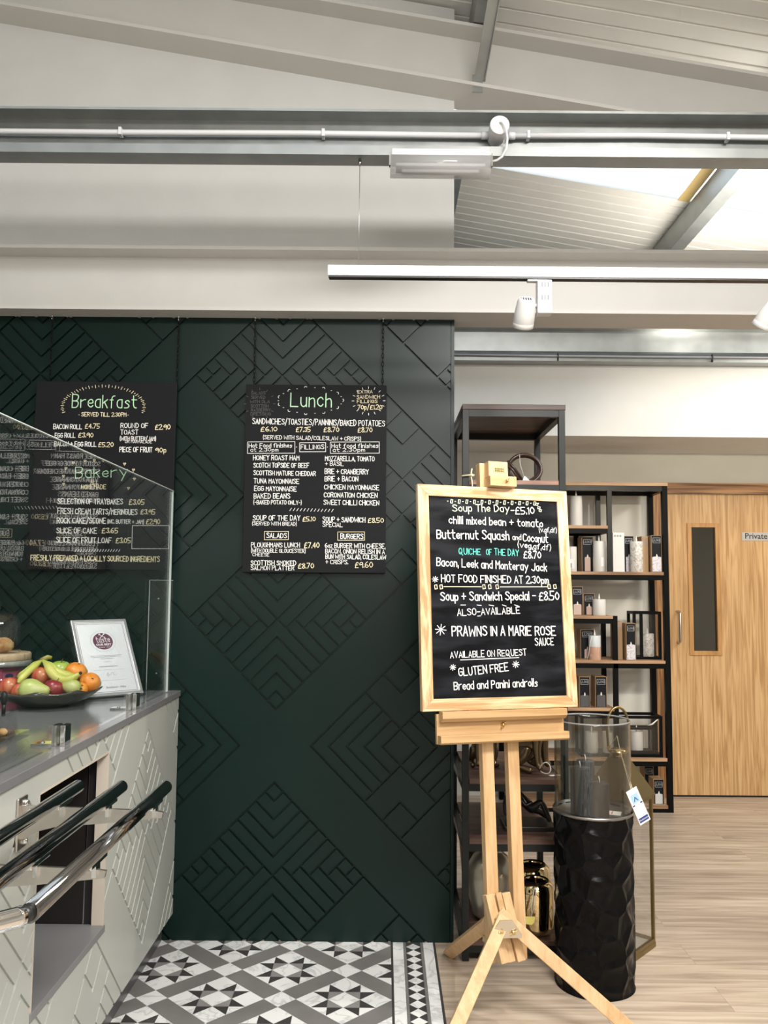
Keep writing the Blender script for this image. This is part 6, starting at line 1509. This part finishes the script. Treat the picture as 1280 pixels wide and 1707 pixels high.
# glass screen
t = thing('glass_screen', 'tall clear glass screen clamped along the counter worktop', 'glass screen', (-0.88, -1.6, WT))
GX = -0.884
gp = MB().box(GX - 0.004, GX + 0.004, -2.35, -0.075, WT + 0.004, 1.833).build('glass_pane', screen_glass, t)
ed = plain('pale_glass_edge', (0.66, 0.72, 0.70), 0.3)
m = MB(); m.box(GX - 0.0042, GX + 0.0042, -2.35, -0.075, 1.833, 1.8355); m.box(GX - 0.004, GX + 0.004, -0.075, -0.0735, WT + 0.004, 1.833)
m.build('polished_edge', ed, gp, 'bright polished glass edge')
def glass_clip(y):
    c_ = MB(); c_.box(GX + 0.0045, GX + 0.0185, y - 0.022, y + 0.022, WT, WT + 0.055, ch=0.0015); c_.box(GX - 0.0185, GX - 0.0045, y - 0.022, y + 0.022, WT, WT + 0.055, ch=0.0015)
    c_.box(GX - 0.075, GX - 0.015, y - 0.022, y + 0.022, WT, WT + 0.006, ch=0.001)
    cl = c_.build('clamp', chrome, t)
    MB().lathe([(0.006, 0), (0.006, 0.002), (0, 0.004)], (GX - 0.05, y, WT + 0.006), 14).build('screw', chrome, cl)
for y in (-2.1, -1.215, -0.545): glass_clip(y)
t = thing('glass_fin', 'narrow clear glass strip screwed to the green wall above the counter end', 'glass screen', (-0.94, -0.012, WT))
gp = MB().box(-0.985, -0.888, -0.013, -0.0055, WT + 0.002, 1.462).build('glass_pane', screen_glass, t)
m = MB(); m.box(-0.9865, -0.985, -0.013, -0.0055, WT + .002, 1.462); m.box(-0.985, -0.888, -0.013, -0.0055, 1.462, 1.4635); m.build('polished_edge', ed, gp)
for z in (1.385, 1.075): MB().lathe([(0.0045, 0.0), (0.0045, 0.002), (0, 0.004)], seg=14, M=Matrix.Translation((-0.945, -0.0132, z)) @ Matrix.Rotation(PI / 2, 4, 'X')).build('screw', chrome, gp)

# ------------------------------------------------------------------ certificate frame
c = Vector((-1.106, -0.165, 1.1506)); a_y, a_t = 0.6367, 0.6556
Mf = Matrix.Translation(c) @ Matrix.Rotation(a_y, 4, 'Z') @ Matrix.Rotation(PI / 2 - a_t, 4, 'X') @ Matrix.Rotation(0.0154, 4, 'Z')
w2, h2, fw_ = 0.1127, 0.1785, 0.0125
low = min((Mf @ Vector((x, y, zz))).z for x in (-w2, w2) for y in (-h2, h2) for zz in (-0.012, 0.004)); Mf = Matrix.Translation((0, 0, WT + 0.0003 - low)) @ Mf
t = thing('certificate_frame', 'silver framed food award certificate leaning beside the fruit bowl', 'picture frame', (c.x, c.y, WT), a_y)
silver = plain('silver_frame', (0.74, 0.74, 0.76), 0.3, 0.7, var=0.03)
m = MB()
for poly in ([(-w2, h2), (w2, h2), (w2 - fw_, h2 - fw_), (-w2 + fw_, h2 - fw_)], [(-w2, -h2), (w2, -h2), (w2 - fw_, -h2 + fw_), (-w2 + fw_, -h2 + fw_)], [(-w2, h2), (-w2 + fw_, h2 - fw_), (-w2 + fw_, -h2 + fw_), (-w2, -h2)], [(w2, h2), (w2 - fw_, h2 - fw_), (w2 - fw_, -h2 + fw_), (w2, -h2)]):
    m.prism(poly, -0.010, 0.004, 'z', M=Mf)
m.build('frame', silver, t, bevel=0.0015)
MB().box(-w2 + .004, w2 - .004, -h2 + .004, h2 - .004, -0.012, -0.0095, M=Mf).build('backing_board', black_plastic, t)
ce = MB().box(-w2 + fw_ - .002, w2 - fw_ + .002, -h2 + fw_ - .002, h2 - fw_ + .002, -0.0085, -0.002, M=Mf).build('certificate', plain('certificate_paper', (0.80, 0.81, 0.85), 0.45, var=0.01), t)
plum = plain('plum_print', (0.125, 0.03, 0.075), 0.5)
fl = lambda x, y, z=-0.0014: tuple(Mf @ Vector((x, y, z)))
m = MB(); q = (w2 - fw_ - 0.006, h2 - fw_ - 0.007); ribbon(m, [(-q[0], -q[1]), (q[0], -q[1]), (q[0], q[1]), (-q[0], q[1]), (-q[0], -q[1])], 0.0014, lambda x, y, k=0: fl(x, y, -0.0016 + k)); m.build('border_line', plum, ce)
m = MB(); ribbon(m, [(0.05 * math.cos(k * PI / 24), 0.075 + 0.05 * math.sin(k * PI / 24)) for k in range(49)], 0.0009, lambda x, y, k=0: fl(x, y, -0.0016 + k)); m.build('emblem_ring', plain('grey_print', (0.30, 0.30, 0.33), 0.5), ce)
m = MB(); m.add([fl(0.040 * math.cos(k * PI / 24), 0.075 + 0.040 * math.sin(k * PI / 24)) for k in range(48)], [tuple(range(48))]); em = m.build('emblem_disc', plum, ce, 'plum disc emblem')
m = MB(); up_ = lambda x, y, k=0: fl(x, y, -0.0010 + k)
ribbon(m, [(-0.010, 0.108), (0.010, 0.091)], 0.003, up_); ribbon(m, [(0.008, 0.108), (-0.009, 0.091)], 0.003, up_); ribbon(m, [(-0.012, 0.106), (-0.007, 0.110)], 0.004, up_); ribbon(m, [(0.008, 0.108), (0.010, 0.110)], 0.0055, up_)
m.build('crossed_cutlery', paper, em)
Mtx = lambda x, y: Mf @ Matrix.Translation((x, y, -0.0009))
m = MB(); write(m, 'taste', -0.026, 0.069, 0.028, 0.071, 0.026, up_, 0.10); m.build('script_lettering', paper, em)
printed('lettering', 'OUR BEST', 0.0135, paper, em, Mtx(0, 0.058), bold=0.0005); printed('lettering', 'Scotland · Alba', 0.0075, paper, em, Mtx(0, 0.046))
m = MB(); g0 = lambda x, y, k=0: fl(x, y, -0.0016 + k)
for y, w_ in ((0.006, 0.062), (0.000, 0.062), (-0.008, 0.026), (-0.024, 0.013)): ribbon(m, [(-w_, y), (w_, y)], 0.0016, g0)
ribbon(m, [(-0.036 + 0.004 * k, -0.045 + 0.0012 * (k % 2)) for k in range(19)], 0.0028, g0)
for y in (-0.060, -0.108): ribbon(m, [(-0.062, y), (0.062, y)], 0.0008, g0)
ribbon(m, [(-0.015, -0.088), (-0.008, -0.073), (-0.010, -0.092), (-0.004, -0.080), (0.002, -0.086), (0.006, -0.074), (0.020, -0.073), (0.012, -0.074), (0.014, -0.088), (0.024, -0.085)], 0.0010, g0)
m.build('small_print', MATS['grey_print'], ce)
printed('lettering', 'Scotland · Alba', 0.0130, MATS['grey_print'], ce, Mf @ Matrix.Translation((0.012, -0.140, -0.0014)), bold=0.0003)
m = MB(); m.bar(tuple(Mf @ Vector((0, 0.03, -0.0125))), (c.x - 0.12, c.y + 0.095, WT + 0.006), 0.05, 0.003); m.build('stand_leg', black_plastic, t)

# ------------------------------------------------------------------ fruit bowl
BX, BY = -1.213, -0.475
t = thing('fruit_bowl', 'dark mirrored leaf edged bowl heaped with fruit on the worktop', 'bowl', (BX, BY, WT))
def bowl_surface():
    vs = []; seg = 72; prof = [(0.0, 0.0), (0.06, 0.0), (0.10, 0.008), (0.145, 0.028), (0.185, 0.056), (0.197, 0.068)]
    m = MB(); full = []
    for th in (0, 0.0035):
        for i, (r, z) in enumerate(prof):
            for k in range(seg):
                a = 2 * PI * k / seg; lobe = abs(math.sin(a * 4.5)); rr = r * (1 - 0.08 * lobe * (i / 5) ** 2); zz = z - (0.012 * lobe if i == 5 else 0.004 * lobe if i == 4 else 0)
                full.append((BX + rr * math.cos(a), BY + rr * math.sin(a), WT + 0.0005 + zz + th))
    n = len(prof); fs = []
    for o_ in (0, n * seg):
        for i in range(n - 1):
            for k in range(seg): fs.append((o_ + i * seg + k, o_ + i * seg + (k + 1) % seg, o_ + (i + 1) * seg + (k + 1) % seg, o_ + (i + 1) * seg + k))
    for k in range(seg): fs.append(((n - 1) * seg + k, (n - 1) * seg + (k + 1) % seg, (2 * n - 1) * seg + (k + 1) % seg, (2 * n - 1) * seg + k))
    return m.add(full, fs, 0, True)
bowl_surface().build('bowl', plain('dark_mirror_metal', (0.30, 0.29, 0.25), 0.10, 1.0, var=0.3, scale=16), t)
def skin_tone(name, c1, c2, c3, scale, rough=0.3, stretch=(1, 1, 1)):
    if name in MATS: return MATS[name]
    m, n, l, b = new_mat(name); setp(b, c2, rough, **{'Subsurface Weight': 0.05})
    tc = n.new('ShaderNodeTexCoord'); mp = n.new('ShaderNodeMapping'); mp.inputs['Scale'].default_value = stretch; l.new(tc.outputs['Object'], mp.inputs[0])
    nz = n.new('ShaderNodeTexNoise'); nz.inputs['Scale'].default_value = scale; nz.inputs['Detail'].default_value = 5; l.new(mp.outputs[0], nz.inputs['Vector'])
    r = ramp(n, [(0.35, c1), (0.5, c2), (0.66, c3)]); l.new(nz.outputs['Fac'], r.inputs[0]); l.new(r.outputs[0], b.inputs['Base Color'])
    MATS[name] = m; return m
red_ap = skin_tone('red_apple_skin', (0.30, 0.018, 0.018), (0.42, 0.035, 0.03), (0.55, 0.22, 0.10), 16, 0.25, (1, 1, .4)); dark_ap = skin_tone('dark_red_apple_skin', (0.18, 0.012, 0.02), (0.24, 0.02, 0.03), (0.32, 0.05, 0.05), 14, 0.28)
green_ap = skin_tone('green_apple_skin', (0.26, 0.42, 0.05), (0.34, 0.50, 0.07), (0.44, 0.56, 0.14), 12, 0.25); pear_s = skin_tone('pear_skin', (0.33, 0.38, 0.09), (0.45, 0.50, 0.15), (0.54, 0.56, 0.24), 14, 0.4)
orange_s = skin_tone('orange_peel', (0.72, 0.22, 0.02), (0.82, 0.28, 0.03), (0.86, 0.35, 0.06), 30, 0.4); ban_s = skin_tone('banana_skin', (0.40, 0.46, 0.08), (0.52, 0.54, 0.12), (0.62, 0.58, 0.17), 7, 0.42)
stem_b = plain('brown_stem', (0.10, 0.06, 0.03), 0.7); stem_d = plain('dark_tip', (0.03, 0.025, 0.02), 0.7)
def apple(p, r, mat, label, tilt=(0, 0)):
    t = thing('apple', label, 'apple', p, group=None); M = Matrix.Rotation(tilt[0], 4, 'X') @ Matrix.Rotation(tilt[1], 4, 'Y')
    MB().blob(p, r, r, r * 0.93, 28, 18, fn=lambda d: 1.0 - 0.30 * math.exp(-((1 - d.z) / 0.10)) - 0.16 * math.exp(-((1 + d.z) / 0.09)) + 0.03 * d.z, M=M).build('flesh', mat, t)
    m = MB(); q = [Vector(p) + M @ Vector(v) for v in ((0, 0, r * 0.60), (0.001, 0, r * 0.8), (0.004, 0.001, r * 1.08))]; m.tube(q, 0.0016, 6); m.build('stem', stem_b, t)
def orange(p, r, label, sq=0.86, tilt=(0.5, 0.2)):
    t = thing('orange', label, 'orange', p, group=None); M = Matrix.Rotation(tilt[0], 4, 'X') @ Matrix.Rotation(tilt[1], 4, 'Y')
    MB().blob(p, r, r, r * sq, 32, 20, fn=lambda d: 1.0 - 0.06 * math.exp(-((1 - abs(d.z)) / 0.05)) + 0.012 * math.sin(d.x * 9) * math.sin(d.y * 7), M=M).build('peel', orange_s, t)
    MB().blob(Vector(p) + M @ Vector((0, 0, r * sq * 0.955)), 0.0045, 0.0045, 0.002, 10, 6).build('navel', stem_b, t)
def pear(p, L, ax, label):
    t = thing('pear', label, 'pear', p); d = Vector(ax).normalized(); M = Matrix.Translation(p) @ d.to_track_quat('Z', 'Y').to_matrix().to_4x4()
    pr = [(0, -.50), (.10, -.495), (.16, -.47), (.27, -.40), (.335, -.28), (.35, -.15), (.325, 0), (.265, .13), (.205, .25), (.165, .35), (.13, .43), (.08, .475), (0, .485)]
    MB().lathe([(a * L, b * L) for a, b in pr], seg=32, M=M).build('flesh', pear_s, t)
    MB().tube([M @ Vector((0, 0, .48 * L)), M @ Vector((0.003, 0, .56 * L)), M @ Vector((0.008, 0.002, .62 * L))], 0.0016, 6).build('stem', stem_b, t)
    MB().blob(M @ Vector((0, 0, -.497 * L)), 0.007, 0.007, 0.003, 10, 6).build('calyx', stem_d, t)
bz_ = WT
apple((-1.333, -0.52, 1.074), 0.0385, red_ap, 'streaky red apple at the left end of the fruit bowl', (-0.5, -0.3))
apple((-1.272, -0.575, 1.064), 0.033, red_ap, 'red apple low at the front of the bowl, under the pear', (-0.9, 0.2))
apple((-1.236, -0.485, 1.108), 0.0375, red_ap, 'glossy red apple between the banana stalks and the pear', (-0.6, 0.4))
apple((-1.158, -0.565, 1.076), 0.036, dark_ap, 'dark red apple right of the pear', (-0.3, 0.2))
apple((-1.205, -0.385, 1.125), 0.038, green_ap, 'bright green apple at the top of the fruit bowl', (0.1, 0.1))
apple((-1.245, -0.37, 1.056), 0.038, green_ap, 'green apple hidden low at the back of the bowl', (0.1, 0.1))
pear((-1.205, -0.615, 1.078), 0.108, (0.97, -0.05, -0.05), 'pale green pear lying across the front of the bowl')
pear((-1.103, -0.560, 1.082), 0.078, (-0.93, 0.1, 0.12), 'small green pear low at the right front of the bowl')
orange((-1.133, -0.42, 1.122), 0.040, 'orange at the top right of the bowl, behind the banana tip', 0.80, (0.2, 0.35))
orange((-1.062, -0.475, 1.088), 0.037, 'orange at the right end of the fruit bowl', 0.92, (0.9, 0.5))
orange((-1.078, -0.525, 1.070), 0.026, 'small orange showing beneath the other oranges', 0.9, (0.7, 0.4))
orange((-1.150, -0.475, 1.060), 0.036, 'orange buried in the middle of the bowl', 0.9)
t = thing('banana_bunch', 'bunch of greenish yellow bananas draped over the fruit', 'bananas', (BX, BY, WT + 0.12))
top = Vector((-1.246, -0.455, 1.166))
def banana(pts, r=0.0175):
    P_ = [Vector(p) for p in pts]; Q = []
    for i in range(len(P_) - 1):
        p0 = P_[max(i - 1, 0)]; p1 = P_[i]; p2 = P_[i + 1]; p3 = P_[min(i + 2, len(P_) - 1)]
        for k in range(5):
            u = k / 5; Q.append(0.5 * ((2 * p1) + (p2 - p0) * u + (2 * p0 - 5 * p1 + 4 * p2 - p3) * u * u + (3 * p1 - p0 - 3 * p2 + p3) * u ** 3))
    Q.append(P_[-1]); n = len(Q); rad = []
    for i in range(n):
        u = i / (n - 1); rad.append(r * (0.36 if u < 0.12 else min(1.0, 0.36 + (u - 0.12) * 3.2)) * (1 if u < 0.8 else max(0.34, 1 - (u - 0.8) * 3.6)))
    b = MB().tube(Q, r, 7, radii=rad).build('banana', ban_s, t)
    e = MB(); d = (Q[-1] - Q[-2]).normalized(); e.tube([Q[-1] - d * 0.001, Q[-1] + d * 0.008], 0.006, 7, radii=[0.0062, 0.005]); e.build('tip', stem_d, b)
banana([top, (-1.212, -0.49, 1.146), (-1.170, -0.52, 1.112), (-1.125, -0.53, 1.100), (-1.082, -0.53, 1.126)], 0.0185)
banana([top, (-1.214, -0.475, 1.150), (-1.180, -0.49, 1.128), (-1.145, -0.49, 1.115), (-1.108, -0.48, 1.108)], 0.0165)
banana([top, (-1.258, -0.49, 1.148), (-1.278, -0.53, 1.118), (-1.290, -0.555, 1.092)], 0.0130)
banana([top, (-1.266, -0.47, 1.150), (-1.296, -0.485, 1.122), (-1.320, -0.49, 1.105)], 0.0135)
m = MB(); m.tube([top + Vector((-0.010, -0.002, -0.008)), top, top + Vector((0.018, 0.004, 0.010)), top + Vector((0.030, 0.01, 0.008))], 0.008, 8, radii=[0.009, 0.010, 0.009, 0.006]); m.build('crown', skin_tone('banana_crown', (0.10, 0.07, 0.03), (0.30, 0.28, 0.06), (0.40, 0.40, 0.08), 14, 0.5), t)

# ------------------------------------------------------------------ tea jar, wooden lid board, scone under a cloche
JX, JY = -1.500, -0.270
t = thing('glass_jar', 'glass jar of pink tea packets at the left edge of the photo', 'jar', (JX, JY, WT))
MB().lathe([(0.105, 0.001), (0.108, 0.004), (0.108, 0.122), (0.104, 0.122), (0.104, 0.008), (0.0, 0.006)], (JX, JY, WT), 56).build('jar_body', clear, t)
MB().lathe([(0.108, 0.124), (0.128, 0.124), (0.130, 0.130), (0.130, 0.141), (0.126, 0.144), (0.112, 0.144)], (JX, JY, WT), 56, cap=False).build('jar_collar', plain('glass_collar', (0.55, 0.57, 0.56), 0.08, 0.6), t)
o = MB().lathe([(0.125, 0), (0.127, 0.004), (0.127, 0.022), (0.123, 0.027)], (JX, JY, WT + 0.1445), 56).build('wooden_lid', wood('bark_edge_slice', (0.30, 0.21, 0.12), (0.47, 0.35, 0.22), (0.56, 0.44, 0.30), (5, 5, 1), 6, 0.6, 1.5)); tag(o, 'round wooden slice lid on the jar of pink packets', 'lid')
zc = WT + 0.1725
t = thing('cloche', 'clear glass dome over the scone on the wooden lid', 'cloche', (JX, JY, zc))
MB().lathe([(0.085, 0), (0.0865, 0.003), (0.0855, 0.10), (0.080, 0.128), (0.064, 0.148), (0.038, 0.158), (0.0, 0.161)], (JX, JY, zc), 56, cap=False).build('dome', glass('dome_glass', (0.90, 0.91, 0.91), 1.6, 1.8), t)
MB().lathe([(0.010, 0), (0.008, 0.01), (0.015, 0.022), (0.012, 0.034), (0, 0.037)], (JX, JY, zc + 0.1605), 24).build('knob', clear, t)
sc = skin_tone('baked_crust', (0.42, 0.20, 0.07), (0.62, 0.36, 0.15), (0.74, 0.52, 0.28), 26, 0.7)
def bun(p, r, h, label):
    rs2 = random.Random(int(p[0] * 1000)); ph = [rs2.uniform(0, 6) for _ in range(4)]
    o = MB().blob((p[0], p[1], p[2] + h / 2), r, r, h / 2, 30, 18, fn=lambda d: 1 + 0.05 * math.sin(5 * d.x + ph[0]) * math.sin(6 * d.y + ph[1]) + 0.03 * math.sin(13 * d.z + ph[2] + 4 * d.x) + 0.02 * math.sin(21 * d.y + ph[3])).build('scone', sc); tag(o, label, 'scone')
bun((JX + 0.034, JY - 0.025, zc), 0.042, 0.058, 'golden scone at the right under the glass dome')
bun((JX - 0.046, JY + 0.035, zc), 0.030, 0.056, 'golden scone at the left under the glass dome, out of the photo')
pink = plain('pink_foil', (0.60, 0.10, 0.20), 0.35, var=0.2, scale=14); rosy = plain('rose_foil', (0.68, 0.18, 0.28), 0.35, var=0.15); navy = plain('navy_print_packet', (0.03, 0.05, 0.16), 0.5)
k = 0
for ang, rr, lb in ((-1.25, 0.086, 'pink tea packet at the front of the jar with a navy badge'), (-0.55, 0.086, 'pink tea packet at the right side of the glass jar'), (0.15, 0.084, 'pink tea packet at the far right side of the jar'), (-1.95, 0.086, 'pink tea packet at the front left of the jar'), (-0.9, 0.055, 'pink tea packet in the middle of the jar'), (0.9, 0.08, 'pink tea packet at the back of the jar')):
    t = thing('tea_packet', lb, 'packet', (JX + rr * math.cos(ang), JY + rr * math.sin(ang), WT + 0.009), ang + PI / 2)
    Mp = WM(t) @ Matrix.Rotation((-1) ** k * 0.06, 4, 'X'); m = MB()
    m.box(-0.034, 0.034, -0.005, 0.005, 0.002, 0.098, M=Mp, ch=0.003); m.box(-0.034, 0.034, -0.0012, 0.0012, 0.098, 0.108, M=Mp); m.build('packet', pink if k % 2 == 0 else rosy, t)
    d_ = MB().add([Mp @ Vector((0.018 * math.cos(a), -0.0055, 0.078 + 0.009 * math.sin(a))) for a in [q * PI / 10 for q in range(20)]], [tuple(range(20))]); bd = d_.build('badge', navy, t)
    printed('lettering', 'FRUIT', 0.013, paper, t, Mp @ Matrix.Translation((0, -0.0056, 0.050)) @ MV, bold=0.0003)
    k += 1
t = thing('crumb_tray', 'small clear acrylic sample box at the lower left of the worktop', 'sample box', (-1.125, -1.17, WT))
m = MB(); x0, x1, y0, y1 = -1.20, -1.075, -1.24, -1.05
m.box(x0, x1, y0, y1, WT + 0.010, WT + 0.013); m.box(x0, x1, y0, y0 + .003, WT + 0.013, WT + 0.07); m.box(x0, x1, y1 - .003, y1, WT + 0.013, WT + 0.07); m.box(x0, x0 + .003, y0 + .003, y1 - .003, WT + 0.013, WT + 0.07); m.box(x1 - .003, x1, y0 + .003, y1 - .003, WT + 0.013, WT + 0.07)
m.build('acrylic_box', glass('acrylic', (0.93, 0.94, 0.94), 1.5, 1.5), t)
m = MB(); m.box(x0 - 0.012, x1 + 0.03, y0 - 0.02, y1 + 0.02, WT + 0.0065, WT + 0.0095, ch=0.001); m.build('acrylic_base', MATS['acrylic'], t)
for y in (y0 + .02, y1 - .02): MB().lathe([(0.012, 0), (0.013, 0.003), (0.010, 0.0062)], (x1 - 0.02, y, WT), 16).build('rubber_foot', black_plastic, t)
m = MB(); m.blob((-1.105, -1.08, WT + 0.105), 0.010, 0.010, 0.022, 16, 10); m.tube([(-1.105, -1.08, WT + 0.055), (-1.105, -1.08, WT + 0.095)], 0.006, 8); m.build('tong_handle', black_plastic, t, 'black handle')
rs3 = random.Random(5)
for k in range(7):
    p = (-1.14 + 0.035 * (k % 3) + rs3.uniform(-.005, .005), -1.20 + 0.045 * (k // 3) + rs3.uniform(-.006, .006), WT + 0.013); r = rs3.uniform(0.012, 0.016)
    o = MB().blob((p[0], p[1], p[2] + r * 0.8), r, r * 0.9, r * 0.8, 14, 9, fn=lambda d: 1 + 0.12 * math.sin(7 * d.x + k) * math.sin(8 * d.y)).build('cake_sample', sc); tag(o, 'bite sized piece of cake in the clear acrylic sample box', 'cake', 'cake pieces in the acrylic box')
